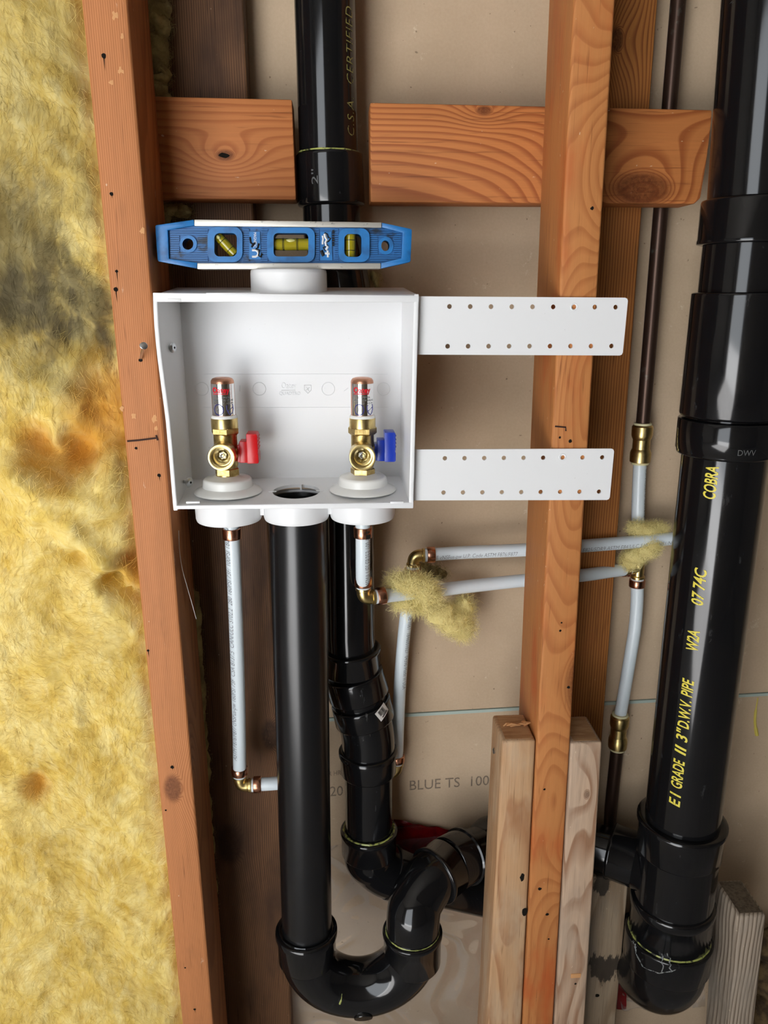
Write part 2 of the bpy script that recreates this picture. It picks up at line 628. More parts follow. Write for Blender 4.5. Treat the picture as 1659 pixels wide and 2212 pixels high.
def insulation_mat(name, pale=False, lift=1.0):
    t = NT(name)
    p = t.obj()
    n1 = t.noise(p, 14, 5, 0.65, 0.6)
    n2 = t.noise(t.vmath('MULTIPLY', p, (1, 1, 0.5)), 60, 4, 0.65, 0.4)
    c = t.ramp(n1, [(0.28, srgb(196, 160, 70)), (0.45, srgb(218, 188, 98)), (0.58, srgb(228, 204, 126)), (0.72, srgb(208, 172, 72))])
    c = t.mix(t.math('MULTIPLY', t.step(n2, 0.42, 0.72), 0.55), c, srgb(238, 224, 164))
    c = t.mix(t.math('MULTIPLY', t.step(n2, 0.45, 0.25), 0.35), c, srgb(190, 146, 58))
    if not pale:
        warp = t.vmath('SCALE', t.vmath('SUBTRACT', t.noise(t.vmath('MULTIPLY', p, (1, 1, 0.6)), 22, 4, 0.7, 0.5, col=True), (0.5, 0.5, 0.5)), scale=0.13)
        q = t.vmath('ADD', p, warp)
        tot = None
        # soot filtered out of the draught: grey patches where the photograph has them
        for (px, py, rr, sx, amt, colr) in ((70, 640, 0.075, 1.0, 0.95, 0), (120, 560, 0.06, 1.2, 0.85, 0), (190, 735, 0.05, 1.5, 0.95, 0), (20, 500, 0.09, 1.0, 0.75, 0),
                                           (170, 640, 0.045, 1.0, 0.85, 0), (60, 300, 0.10, 1.1, 0.42, 0), (185, 370, 0.05, 1.4, 0.45, 0), (90, 120, 0.12, 1.0, 0.28, 0), (80, 760, 0.05, 1.0, 0.45, 0)):
            c0 = at(px, py, 0.0)
            L = t.vmath('LENGTH', t.vmath('MULTIPLY', t.vmath('SUBTRACT', q, c0), (sx, 0.3, 0.75)))
            f = t.math('MULTIPLY', t.step(L, rr, rr * 0.15), amt)
            tot = f if tot is None else t.math('MAXIMUM', tot, f)
        c = t.mix(tot, c, srgb(84, 76, 58))
        for (px, py, rr, amt) in ((70, 965, 0.028, 0.85), (160, 985, 0.03, 0.95), (200, 930, 0.05, 0.6), (60, 1725, 0.024, 0.75), (300, 1240, 0.035, 0.6), (235, 870, 0.05, 0.6), (120, 1010, 0.03, 0.6)):  # deeper orange painted into the pits in place of shade and bounced light
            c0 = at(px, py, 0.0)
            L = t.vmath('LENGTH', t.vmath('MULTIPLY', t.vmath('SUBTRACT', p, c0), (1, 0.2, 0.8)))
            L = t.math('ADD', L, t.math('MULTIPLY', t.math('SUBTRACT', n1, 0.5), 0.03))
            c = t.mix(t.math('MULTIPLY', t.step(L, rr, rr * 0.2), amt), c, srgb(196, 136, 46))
    if pale:
        c = t.mix(0.8, c, srgb(250, 236, 168))
    t.bump(n2, 0.3, 0.002)
    return t.set(c, 0.9, 0, 0.1)


MAT['ins'] = insulation_mat('glass_wool')
MAT['ins_pale'] = insulation_mat('glass_wool_tuft', True)
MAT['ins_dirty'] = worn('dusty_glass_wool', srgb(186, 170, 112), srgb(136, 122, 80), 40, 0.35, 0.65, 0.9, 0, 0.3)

# clear polythene film
t = NT('clear_film')
for nd in list(t.t.nodes):
    if nd.type != 'OUTPUT_MATERIAL':
        t.t.nodes.remove(nd)
tr = t.n('ShaderNodeBsdfTransparent')
gl = t.n('ShaderNodeBsdfGlossy')
gl.inputs['Roughness'].default_value = 0.22
gl.inputs['Color'].default_value = (0.9, 0.9, 0.92, 1)
df = t.n('ShaderNodeBsdfDiffuse')
df.inputs['Color'].default_value = (0.75, 0.75, 0.76, 1)
lw = t.n('ShaderNodeLayerWeight')
lw.inputs['Blend'].default_value = 0.35
m1 = t.n('ShaderNodeMixShader')
m2 = t.n('ShaderNodeMixShader')
m1.inputs[0].default_value = 0.07
t.l(tr.outputs[0], m1.inputs[1])
t.l(df.outputs[0], m1.inputs[2])
t.l(t.math('MULTIPLY_ADD', lw.outputs['Fresnel'], 0.35, 0.02, clamp=True), m2.inputs[0])
t.l(m1.outputs[0], m2.inputs[1])
t.l(gl.outputs[0], m2.inputs[2])
t.l(m2.outputs[0], t.out.inputs[0])
MAT['film'] = t.m

O_E, O_L = srgb(206, 146, 96), srgb(172, 98, 50)
MAT['w_left'] = wood('wood_left_stud', 'z', srgb(190, 126, 78), srgb(152, 88, 48), (-0.55, 0.02, 0), 520, 0.003, 3, 0.12,
                     [(-0.186, 0.0, at(372, 1703, 0).z, 0.011, 9.0)], srgb(160, 104, 64), (0.58, 0.78), seed=1.0, contrast=0.75, paint=0.25)
MAT['w_mid'] = wood('wood_middle_stud', 'z', srgb(190, 126, 72), srgb(148, 80, 38), (0.262, 0.12, 0), 420, 0.012, 3.2, 0.10,
                    [(0.268, 0.02, at(1300, 380, 0).z, 0.02, 13.0), (0.272, 0.0, at(1250, 1480, 0).z, 0.03, 9.0), (0.266, 0.02, at(1205, 1830, 0).z, 0.012, 6.0)],
                    srgb(180, 92, 44), (0.48, 0.68), 6, seed=4.0, contrast=0.52)
MAT['w_bl'] = wood('wood_left_block', 'x', srgb(184, 116, 66), srgb(150, 82, 40), (0, 0.35, 1.20), 260, 0.006, 3, 0.12,
                   [(at(486, 335, 0.09).x, 0.089, at(486, 335, 0.09).z, 0.006, 4.0)], srgb(140, 84, 48), (0.6, 0.8), seed=7.0, contrast=0.7)
MAT['w_br'] = wood('wood_right_block', 'x', srgb(188, 118, 64), srgb(140, 72, 32), (0, 0.20, 1.29), 300, 0.008, 2.5, 0.12,
                   [(at(1385, 410, 0.09).x, 0.089, at(1385, 410, 0.09).z, 0.020, 12.0), (at(1046, 240, 0.09).x, 0.089, at(1046, 240, 0.09).z, 0.005, 3.0)],
                   srgb(150, 92, 50), (0.6, 0.8), seed=2.0, contrast=0.85)
MAT['w_backl'] = wood('wood_back_left', 'z', srgb(122, 88, 60), srgb(82, 52, 32), (-0.45, 0.2, 0), 420, 0.005, 3, 0.16,  # base tones lowered to carry the shade the left stud would cast
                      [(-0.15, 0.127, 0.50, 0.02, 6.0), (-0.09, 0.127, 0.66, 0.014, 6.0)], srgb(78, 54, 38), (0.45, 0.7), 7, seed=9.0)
MAT['w_backr'] = wood('wood_back_right', 'z', srgb(178, 116, 58), srgb(128, 72, 32), (0.05, 0.2, 0), 330, 0.004, 3, 0.12, [(0.296, 0.127, 1.455, 0.008, 6.0)], srgb(160, 96, 48), (0.55, 0.75), seed=5.0)
MAT['w_scabl'] = wood('wood_weathered_tan', 'z', srgb(192, 152, 112), srgb(150, 100, 64), (0.215, 0.10, 0), 220, 0.02, 3, 0.20,
                      [], srgb(190, 160, 128), (0.45, 0.7), 10, seed=11.0, contrast=0.75)
MAT['w_scabr'] = wood('wood_weathered_grey_tan', 'z', srgb(194, 166, 140), srgb(142, 102, 74), (0.29, 0.10, 0), 260, 0.02, 3, 0.22,
                      [(at(1268, 1712, 0).x, 0.0, at(1268, 1712, 0).z, 0.005, 0.8)], srgb(176, 152, 130), (0.42, 0.68), 10, seed=13.0, contrast=0.95)
MAT['w_grey'] = wood('wood_grey_block', 'z', srgb(160, 140, 116), srgb(128, 106, 82), (0.36, 0.25, 0), 130, 0.02, 3, 0.22, [], srgb(128, 118, 104), (0.42, 0.7), 10, seed=15.0, stains=[(*at(1305, 2092, 0.075), 0.019), (*at(1300, 1903, 0.075), 0.013)])
MAT['w_rgrey'] = wood('wood_silvered', 'z', srgb(176, 160, 142), srgb(104, 88, 72), (0.30, 0.16, 0), 230, 0.013, 4, 0.28, [], srgb(150, 138, 124), (0.45, 0.7), 10, seed=17.0, bump=0.6)
MAT['end_grain'] = worn('sawn_end_grain', srgb(186, 146, 104), srgb(164, 120, 80), 90, 0.4, 0.65, 0.8, 0, 0.3, stretch=(0.5, 3, 1))


# ------------------------------------------------------------------ setting
def structure(o):
    o['kind'] = 'structure'
    return o


floor = structure(obj('floor', g_box((-3.5, -4.2, -0.1), (2.5, 0.3, 0.0)), MAT['concrete']))
floor['label'] = 'concrete garage floor below the wall'
# the rest of the garage, unseen behind and beside the camera, shaped to block the sun: daylight comes in at the open door on the left
garage_paint = worn('garage_wall_paint', (0.27, 0.25, 0.22, 1), (0.23, 0.21, 0.19, 1), 6, 0.4, 0.7, 0.8)
for nm, lo, hi in (('ceiling', (-2.75, -2.15, 2.44), (2.35, 0.30, 2.54)), ('wall_left', (-2.75, -2.15, 0.0), (-2.65, 0.30, 2.44)), ('wall_right', (2.25, -2.15, 0.0), (2.35, 0.30, 2.44)),
                   ('wall_front', (-0.38, -2.15, 0.0), (2.25, -2.05, 2.44)), ('door_surround_1', (-2.65, -2.15, 2.12), (-0.38, -2.05, 2.44)), ('door_surround_2', (-2.65, -2.15, 0.0), (-1.78, -2.05, 2.12))):
    structure(obj(nm, g_box(lo, hi), garage_paint))
WY = 0.165                      # face of the gypsum board
wall = bpy.data.objects.new('wall_back', None)
COL.objects.link(wall)
wall.location = (0.2, WY, 0)
structure(wall)
wall['label'] = 'brown gypsum board seen from behind between the studs'
sL, sR = at(710, 1553, WY), at(1640, 1499, WY)
sl = (sR.z - sL.z) / (sR.x - sL.x)
seam = lambda x: sL.z + sl * (x - sL.x)
xa, xb = -2.65, 2.25
obj('gypsum_sheet', g_hexa([V(xa, WY, seam(xa) + 0.0015), V(xb, WY, seam(xb) + 0.0015), V(xb, WY, 2.42), V(xa, WY, 2.42),
                            V(xa, WY + 0.0125, seam(xa) + 0.0015), V(xb, WY + 0.0125, seam(xb) + 0.0015), V(xb, WY + 0.0125, 2.42), V(xa, WY + 0.0125, 2.42)]), MAT['drywall'], wall, smooth=False, bevel=0.0015)
obj('gypsum_sheet', g_hexa([V(xa, WY, 0.0), V(xb, WY, 0.0), V(xb, WY, seam(xb) - 0.0015), V(xa, WY, seam(xa) - 0.0015),
                            V(xa, WY + 0.0125, 0.0), V(xb, WY + 0.0125, 0.0), V(xb, WY + 0.0125, seam(xb) - 0.0015), V(xa, WY + 0.0125, seam(xa) - 0.0015)]), MAT['drywall'], wall, smooth=False, bevel=0.0015)
obj('seam_tape', g_hexa([V(xa, WY - 0.0006, seam(xa) - 0.0052), V(xb, WY - 0.0006, seam(xb) - 0.0022), V(xb, WY - 0.0006, seam(xb) + 0.0006), V(xa, WY - 0.0006, seam(xa) + 0.0012),
                         V(xa, WY + 0.004, seam(xa) - 0.0052), V(xb, WY + 0.004, seam(xb) - 0.0022), V(xb, WY + 0.004, seam(xb) + 0.0006), V(xa, WY + 0.004, seam(xa) + 0.0012)]), MAT['seam'], wall, smooth=False,
    label='pale blue-green paper edge along the board joint')


def wall_text(txt, p0, p1, hpx, mat, name='printed_text'):
    a, b = at(*p0, WY - 0.0005), at(*p1, WY - 0.0005)
    h = at(p0[0], p0[1] - hpx, WY - 0.0005).z - a.z
    ux = b - a
    flat_text(name, txt, lambda u, v, w: a + ux * u + V(0, 0, 1) * (v * h), mat, wall)


wall_text('BLUE TS  100%', (885, 1707), (1077, 1694), 21, MAT['wall_ink'])
wall_text('520', (699, 1721), (741, 1718), 21, MAT['wall_ink'])
wall_text('OUR HRU', (690, 1678), (745, 1673), 10, MAT['wall_ink'])
# run of yellow glue on the board
gp = [at(1637, 1508, WY - 0.001), at(1632, 1540, WY - 0.001), at(1631, 1562, WY - 0.001), at(1635, 1588, WY - 0.001)]
obj('glue_run', g_sweep(smooth_path(gp, 6), [0.0008] * 5 + [0.0018] * 10 + [0.0026] * 4, 8), plain('yellow_glue', srgb(206, 188, 84), 0.4), wall, label='yellow glue run')

# ------------------------------------------------------------------ lumber
def lumber_v(name, l0, l1, r0, r1, y0, y1, z0, z1, mat, label, bev=0.003, cat='stud', group=None, ztop_front=None):
    """upright board: front-face edges given by two pixel points each, front plane y0"""
    def line(a, b):
        p, q = at(*a, y0), at(*b, y0)
        return lambda z: p.x + (q.x - p.x) * (z - p.z) / (q.z - p.z)
    L, R = line(l0, l1), line(r0, r1)
    g = g_hexa([V(L(z0), y0, z0), V(R(z0), y0, z0), V(R(z1), y0, z1), V(L(z1), y0, z1),
                V(L(z0), y1, z0), V(R(z0), y1, z0), V(R(z1), y1, z1), V(L(z1), y1, z1)])
    o = obj(name, g, mat, None, smooth=True, angle=40, bevel=bev, bseg=3)
    return tag(o, label, cat, group)


PZ = 0.038
plate = tag(obj('sole_plate', g_box((-1.2, 0.0, 0.0), (1.3, 0.164, PZ)), MAT['w_grey'], bevel=0.002), 'flat bottom plate that carries all the studs', 'plate')
stud_l = lumber_v('stud', (175, 0), (393.5, 2212), (275, 0), (461, 2212), 0, 0.089, PZ, 2.4, MAT['w_left'], 'orange straight-grained stud between yellow insulation and white box')
stud_m = lumber_v('stud', (1240, 0), (1129, 2212), (1330, 0), (1195, 2212), 0, 0.089, PZ, 2.4, MAT['w_mid'], 'orange swirly-grained stud behind the white perforated straps')
bx = at(525, 0, 0.127).x, at(628, 2212, 0.127).x
stud_bl = lumber_v('stud', (330, 0), (487, 2212), (525, 0), (629, 2212), 0.127, 0.1645, PZ, 2.4, MAT['w_backl'], 'brown flat stud darkened as if shaded, behind the hot water riser', 0.002)
stud_br = lumber_v('stud', (1232, 0), (1190, 1540), (1421, 0), (1305, 1540), 0.127, 0.1645, at(1300, 1770, 0.127).z, 2.4, MAT['w_backr'], 'reddish flat stud just left of the dark copper pipe', 0.002)
# blocks between the studs
zb0, zb1 = at(500, 430, 0.089).z, at(500, 210, 0.089).z
g = g_hexa([V(-0.175, 0.089, zb0), V(at(640, 430, 0.089).x, 0.089, zb0 - 0.0005), V(at(631, 213, 0.089).x, 0.089, zb1 - 0.001), V(-0.175, 0.089, zb1),
            V(-0.175, 0.1268, zb0), V(at(640, 430, 0.089).x, 0.1268, zb0 - 0.0005), V(at(631, 213, 0.089).x, 0.1268, zb1 - 0.001), V(-0.175, 0.1268, zb1)])
block_l = tag(obj('blocking', g, MAT['w_bl'], bevel=0.002, angle=40), 'short horizontal wood block left of the black vent pipe', 'block')
a, b, c, d = at(800, 437, 0.089), at(1508, 443, 0.089), at(1539, 237, 0.089), at(799, 221, 0.089)
mid = at(1527, 350, 0.089)
top2 = at(1538, 262, 0.089)
low2 = at(1500, 441, 0.089)
low3 = at(1514, 428, 0.089)
outl = [(a.x, a.z), (low2.x, low2.z), (low3.x, low3.z), (mid.x, mid.z), (top2.x, top2.z), (c.x, c.z), (d.x, d.z)]
block_r = tag(obj('blocking', g_plate(outl, [], lambda u, v, w: V(u, w, v), 0.089, 0.1268), MAT['w_br'], bevel=0.002, angle=40), 'long horizontal wood block with a big knot, right of the vent pipe', 'block')

# short packers nailed beside the middle stud and round the drain
zs = at(1120, 1600, 0).z
scab_l = lumber_v('packer_block', (1085, 1610), (1052, 2212), (1157, 1610), (1126.5, 2212), 0.0, 0.058, PZ, zs, MAT['w_scabl'], 'tan weathered packer block left of the middle stud', 0.003, 'block')
scab_r = lumber_v('packer_block', (1233, 1610), (1198, 2212), (1301, 1610), (1263, 2212), 0.0, 0.058, PZ, at(1265, 1604, 0).z, MAT['w_scabr'], 'greyish packer block with a small knot, right of the middle stud', 0.003, 'block')
blk_g = lumber_v('packer_block', (1278, 1900), (1255, 2212), (1359, 1900), (1330, 2212), 0.075, 0.126, PZ, at(1330, 1893, 0.075).z, MAT['w_grey'], 'grey stained packer block below the drain branch', 0.003, 'block')
blk_r = lumber_v('packer_block', (1594, 1980), (1576, 2212), (1656, 1980), (1630, 2212), 0.0, 0.062, PZ, at(1620, 1978, 0).z, MAT['w_rgrey'], 'silvery weathered packer block right of the drain stack', 0.004, 'block')
# sawn tops show end grain
MAT['end_dark'] = worn('dusty_end_grain', srgb(112, 98, 80), srgb(84, 72, 58), 260, 0.4, 0.65, 0.9, 0, 0.4)
for o, l, em in ((scab_l, 'splintered sawn end', 'end_grain'), (scab_r, 'sawn end', 'end_grain'), (blk_r, 'dusty dark sawn end', 'end_dark')):
    bb = [Vector(c_) for c_ in o.bound_box]
    xs = [v.co.x for v in o.data.vertices if v.co.z > bb[6].z - 0.004]
    ys = [v.co.y for v in o.data.vertices if v.co.z > bb[6].z - 0.004]
    zt = max(v.co.z for v in o.data.vertices)
    obj('end_grain', g_box((min(xs) + 0.004, min(ys) + 0.004, zt - 0.001), (max(xs) - 0.004, max(ys) - 0.004, zt + 0.0004)), MAT[em], o, label=l)
# torn fibres on the left packer
for k in range(7):
    x = 0.187 + 0.004 * k
    p = V(x, 0.030 + 0.003 * random.random(), zs)
    q = p + V(0.006 + 0.012 * random.random(), 0.004 * random.uniform(-1, 1), 0.003 + 0.002 * random.random())
    obj('splinter', g_sweep([p, p.lerp(q, 0.5) + V(0, 0, 0.0015), q], [0.0012, 0.0016, 0.0005], 5), MAT['chip'], scab_l)


def spot(px, py, Y, r, parent, name='nail_hole', mat='dark', stretch=1.0, crack=0.0):
    c = at(px, py, Y)
    n = 10
    g = G()
    rr = [r * (random.uniform(0.8, 1.15) if mat == 'dark' else random.uniform(0.35, 1.2)) for _ in range(n)]
    g.add([c + V(0, -0.0004, 0)] + [c + V(rr[i] * math.cos(2 * math.pi * i / n), -0.0003, stretch * rr[i] * math.sin(2 * math.pi * i / n)) for i in range(n)],
          [(0, 1 + i, 1 + (i + 1) % n) for i in range(n)])
    if crack:
        g.add([c + V(-0.0005, -0.0003, 0), c + V(0.0005, -0.0003, 0), c + V(0.0003, -0.0003, -crack)], [(0, 1, 2)])
    return obj(name, g, MAT[mat], parent, smooth=False)


for px, py, r, cr in ((224, 121, 0.0022, 0.012), (241, 419, 0.0017, 0.004), (252, 586, 0.0014, 0.01), (250, 625, 0.0020, 0.012), (304, 778, 0.0018, 0.0), (294, 968, 0.0015, 0.0),
                      (344, 1027, 0.0018, 0.006), (320, 1405, 0.0014, 0.008), (372, 1657, 0.0020, 0.004), (358, 1750, 0.0012, 0), (400, 2090, 0.0012, 0), (421, 2180, 0.0016, 0.006)):
    spot(px, py, 0.0, r, stud_l, crack=cr)
for px, py, r in ((1279, 450, 0.0018), (1209, 945, 0.0012), (1232, 953, 0.0018), (1228, 1484, 0.0018), (1210, 1362, 0.0014), (1213, 1345, 0.001), (1176, 1705, 0.0014), (1166, 1920, 0.0022), (1182, 1975, 0.002), (1185, 2028, 0.0013)):
    spot(px, py, 0.0, r, stud_m)
for px, py, r in ((288, 900, 0.003), (334, 905, 0.0035), (338, 925, 0.002), (264, 882, 0.0022), (306, 500, 0.003), (248, 33, 0.0028), (264, 80, 0.002), (260, 152, 0.003), (239, 178, 0.0022)):
    spot(px, py, 0.0, r, stud_l, 'chipped_spot', 'chip', 1.3)
spot(484, 336, 0.089, 0.0055, block_l, 'old_nail_hole', 'dark', 0.45)
for px, py, r in ((1128, 1895, 0.004), (1133, 1970, 0.005)):
    spot(px, py, 0.0, r * 0.7, scab_l, 'knot_gap', 'dark', 2.0)
spot(1243, 2125, 0.0, 0.0016, scab_r)
spot(1290, 2150, 0.075, 0.003, blk_g, 'nail_hole', 'dark')
# pencil marks
def stroke(px, Y, r, mat, parent, name='pencil_mark'):
    g_ = g_sweep([at(a_, b_, Y - 0.0003) for a_, b_ in px], r, 5)
    return obj(name, g_, MAT[mat], parent)
stroke([(275, 953), (300, 951), (339, 946)], 0, 0.0009, 'pencil', stud_l)
stroke([(337, 940), (341, 951)], 0, 0.0009, 'pencil', stud_l)
stroke([(1199, 921), (1222, 923), (1222, 931)], 0, 0.0008, 'pencil', stud_m)
# bright torn strip on the right packer
obj('torn_patch', g_box((at(1233, 2108, 0).x, -0.0008, at(1240, 2112, 0).z), (at(1255, 2100, 0).x, 0.001, at(1240, 2103, 0).z)), MAT['chip'], scab_r, bevel=0.0004)
# splinter and screws in the side of the tan packer
for px, py in ((1067, 1622), (1060, 2140)):
    c = at(px, py, 0.04)
    xL = min(v.co.x for v in scab_l.data.vertices) 
    s = obj('screw', g_lathe(V(at(px, py, 0.035).x - 0.0015, 0.035, at(px, py, 0.035).z), V(at(px, py, 0.035).x + 0.006, 0.035, at(px, py, 0.035).z), [(0, 0.002), (0.001, 0.0036), (0.0022, 0.003), (0.0075, 0.0015)], 16), MAT['steel'])
    tag(s, 'small steel screw head near the %s of the tan packer' % ('top' if py < 1800 else 'bottom'), 'screw')

# bent nail in the left stud
nail = thing('nail', at(304, 776, 0), 'bright half-driven nail sticking out of the left stud', 'nail')
hole, head = at(304, 777, 0.004), at(310, 748, -0.022)
obj('shank', g_sweep(smooth_path([hole, at(305, 768, -0.008), at(309, 753, -0.018), head], 5), 0.0014, 10), MAT['steel'], nail)
d_ = (head - at(309, 753, -0.018)).normalized()
obj('head', g_lathe(head, head + d_ * 0.002, [(0, 0.0015), (0.0004, 0.0036), (0.0014, 0.0036), (0.0018, 0.003)], 16), MAT['steel'], nail)


# ------------------------------------------------------------------ black drain pipes
R2, H2 = 0.0302, 0.0356          # 2 inch pipe and its hubs
R3, H3 = 0.0445, 0.0505          # 3 inch


def pipe(name, pts, r, mat, parent, n=40, label=None):
    return obj(name, g_sweep(pts, r, n), MAT[mat], parent, label=label)


def hub(name, p, q, r, mat, parent, lip=0.002, lipw=0.005, taper=0.0, n=44, rim_first=True):
    p, q = Vector(p), Vector(q)
    L = (q - p).length
    pr = [(0, r - 0.003), (0.0008, r + lip - 0.0006), (0.0016, r + lip), (lipw, r + lip), (lipw + 0.0015, r), (L - 0.003, r - taper), (L - 0.0012, r - taper - 0.0008), (L, r - taper - 0.004)]
    if not rim_first:
        pr = [(L - s, rr) for s, rr in reversed(pr)]
    return obj(name, g_lathe(p, q, pr, n), MAT[mat], parent, angle=50)


def glue_ring(p, d, r, parent, mat='glue', w=0.0016):
    d, a, b = frame(d)
    path = arc(p, a, b, r, 0, 2 * math.pi, 40)
    return obj('cement_bead', g_sweep(path, [w * random.uniform(0.6, 1.2) for _ in path], 6, caps=False), MAT[mat], parent, label='yellowish line of solvent cement')


# --- 3 inch stack on the right
SX, SY = 0.4200, 0.045
stack = thing('drain_stack', (SX, SY, 0.3), 'thick black drain stack with yellow lettering on the right', 'drain pipe')
ax = lambda z: V(SX - max(0.0, z - 1.29) * 0.034, SY, z)
pipe('pipe', [ax(2.4), ax(1.29)], R3, 'abs', stack)
hub('coupling', ax(1.2925), ax(1.2490), H3 - 0.0005, 'abs', stack, 0.0006, 0.004, 0.0, rim_first=False)
pipe('pipe', [ax(1.252), ax(1.195)], R3, 'abs', stack)
hub('expansion_sleeve', ax(1.2028), ax(1.0752), H3, 'abs', stack, 0.0, 0.004, -0.0006)
hub('expansion_hub', ax(1.0735), ax(1.0340), H3, 'abs', stack, 0.0012, 0.033)
pipe('pipe', [ax(1.08), ax(0.555)], R3, 'abs', stack)
tz0 = 0.5765
hub('tee_hub', ax(tz0), ax(tz0 - 0.048), H3, 'abs', stack, 0.003, 0.006)
obj('tee_body', g_lathe(ax(0.535), ax(0.425), [(0, 0.0485), (0.11, 0.0485)], 48), MAT['abs'], stack)
hub('tee_hub', ax(0.4585), ax(0.405), H3, 'abs', stack, 0.0016, 0.012)
glue_ring(ax(0.406), V(0, 0, 1), H3 - 0.001, stack, 'glue', 0.0018)
hub('elbow_hub', ax(0.405), ax(0.362), H3 + 0.004, 'abs_dusty', stack, 0.0, 0.004)
el = arc(V(SX, SY + 0.055, 0.366), V(0, -1, 0), V(0, 0, -1), 0.055, 0, math.pi / 2, 14)
obj('elbow', g_sweep(el + [el[-1] + V(0, 0.03, 0)], 0.0515, 44), MAT['abs_dusty'], stack)
stack_n = V(-math.sin(math.radians(41)), -math.cos(math.radians(41)), 0)
zt = lambda py, px: at(px, py, SY - 0.033).z
for txt, b0, b1 in (('COBRA', (1532, 1073), (1545, 1003)), ('07 74C', (1499, 1302), (1518, 1223)), ('W2A', (1492, 1400), (1505, 1357)),
                    ('PIPE', (1479, 1500), (1492, 1462)), ('D.W.V.', (1471, 1568), (1484, 1508)), ('3"', (1464, 1597), None), ('II', (1458, 1625), (1468, 1606)), ('GRADE', (1452, 1697), (1468, 1636)),
                    ('I', (1448, 1716), None), ('E', (1443, 1736), None)):
    z0, z1 = zt(b0[1] + 4, b0[0]), (zt(b1[1] + 4, b1[0]) if b1 else None)
    cyl_text('pipe_lettering', txt, V(SX, SY, 0), V(0, 0, 1), stack_n, R3, z0, z1, 0.0125, MAT['yellow_ink'], stack, shear=0.2, offset=0.02)
# DWV cut into the hub
nn = V(-0.05, -1, 0).normalized()
uu = V(1, -0.05, 0).normalized()
tm = text_mesh('DWV', xcuts=8)
gg = G()
vs_ = []
for x, y, z in tm.v:
    th = math.radians(-4) + (x - 0.5) * 0.018 / 0.0517
    vs_.append(V(SX + 0.0522 * math.sin(th), SY - 0.0522 * math.cos(th), zt(985, 1610) + 0.004 + 0.006 * y))
gg.add(vs_, tm.f)
obj('moulded_mark', gg, MAT['grey_emboss'], stack, smooth=False)
# small recessed rivet marks on the sleeve
# branch into the tee
b_in = V(0.345, 0.100, at(1330, 1842, 0.09).z)
b_mid = V(SX - 0.04, SY + 0.03, b_in.z - 0.001)
bd = (V(SX, SY + 0.008, b_in.z - 0.004) - b_in).normalized()
hub('branch_hub', b_in + bd * 0.008, b_in + bd * 0.045, H2 - 0.0005, 'abs', stack, 0.0012, 0.005)
obj('branch_saddle', g_lathe(b_in + bd * 0.038, b_in + bd * 0.075, [(0, H2 - 0.002), (0.012, H2 + 0.001), (0.030, H2 + 0.008), (0.037, H2 + 0.010)], 40), MAT['abs'], stack)
# chalky scratches on the bottom elbow
for (p0, p1) in (((1372, 2045), (1386, 2088)), ((1386, 2088), (1424, 2102)), ((1424, 2102), (1462, 2096)), ((1430, 2060), (1432, 2100)), ((1444, 2058), (1448, 2098)), ((1366, 2030), (1376, 2046))):
    pts = []
    for k in range(7):
        px = p0[0] + (p1[0] - p0[0]) * k / 6 + random.uniform(-3.5, 3.5)
        py = p0[1] + (p1[1] - p0[1]) * k / 6 + random.uniform(-1.5, 1.5)
        v = (at(px, py, 0) - CAM).normalized()
        # hit the hub cylinder
        ox, oy = CAM.x - SX, CAM.y - SY
        A_, B_, C_ = v.x ** 2 + v.y ** 2, ox * v.x + oy * v.y, ox * ox + oy * oy - (H3 + 0.0042) ** 2
        disc = B_ * B_ - A_ * C_
        if disc < 0:
            continue
        pts.append(CAM + v * ((-B_ - math.sqrt(disc)) / A_))
    if len(pts) > 2 and min(p.z for p in pts) > 0.36:
        obj('chalky_scrape', g_sweep(pts, [0.0002 + 0.0009 * random.random() for _ in pts], 5), MAT['chalk'], stack)

# --- vent pipe behind the box
vent = thing('vent_pipe', (0.03, 0.105, 0.55), 'black vent pipe behind the box, with angled elbows and a barcode sticker', 'drain pipe')
VYp = 0.1155
VYl = 0.106
vt = lambda px, py: at(px, py, VYl)
pipe('pipe', [V(-0.0062, VYp, 2.4), V(-0.0045, VYp, 1.478), V(-0.003, VYp, 1.30)], R2, 'abs', vent)
zc = at(712, 322, VYp - 0.03).z
zc2 = at(712, 441, VYp - 0.03).z
hub('coupling', V(-0.0025, VYp, zc), V(-0.0012, VYp, zc2), 0.0345, 'abs', vent, 0.0, 0.004, -0.0006)
glue_ring(V(-0.0025, VYp, zc + 0.0004), V(0, 0, 1), R2 + 0.002, vent, 'glue', 0.0009)
pipe('pipe', [V(-0.0015, VYp, 1.31), V(-0.001, VYp, 1.262), V(0.004, VYp, 1.24), V(0.0105, VYp, 1.20), V(0.0112, VYp, 1.10), V(0.0115, VYp, 0.98), V(0.0118, VYl + 0.004, 0.88), V(0.0118, VYl, vt(757, 1400).z + 0.02), vt(757, 1402)], R2, 'abs', vent)
c1, c2 = vt(757, 1398), vt(760, 1450)
hub('coupling', c1, c2, H2, 'abs', vent, 0.0012, 0.004)
e1, e2, e3 = vt(764, 1452), vt(776, 1502), vt(789, 1556)
ed = (e3 - e1).normalized()
hub('elbow_hub', e1, e2, H2 + 0.0002, 'abs_dusty', vent, 0.0, 0.004, -0.0016)
pipe('elbow_throat', [e2 - ed * 0.004, e2 + ed * 0.01], H2 - 0.0032, 'abs', vent)
hub('elbow_hub', e2 + ed * 0.007, e3, H2 + 0.0012, 'abs_dusty', vent, 0.0, 0.004, -0.0005)
q0, q1, q2 = e3 - ed * 0.004, vt(795, 1592), vt(796, 1635)
obj('elbow', g_sweep(smooth_path([q0, q1, q2], 8), 0.0332, 40), MAT['abs_dusty'], vent)
h4, h4b = vt(795, 1618), vt(796, 1668)
hub('elbow_hub', h4, h4b, H2 - 0.0004, 'abs_dusty', vent, 0.002, 0.006)
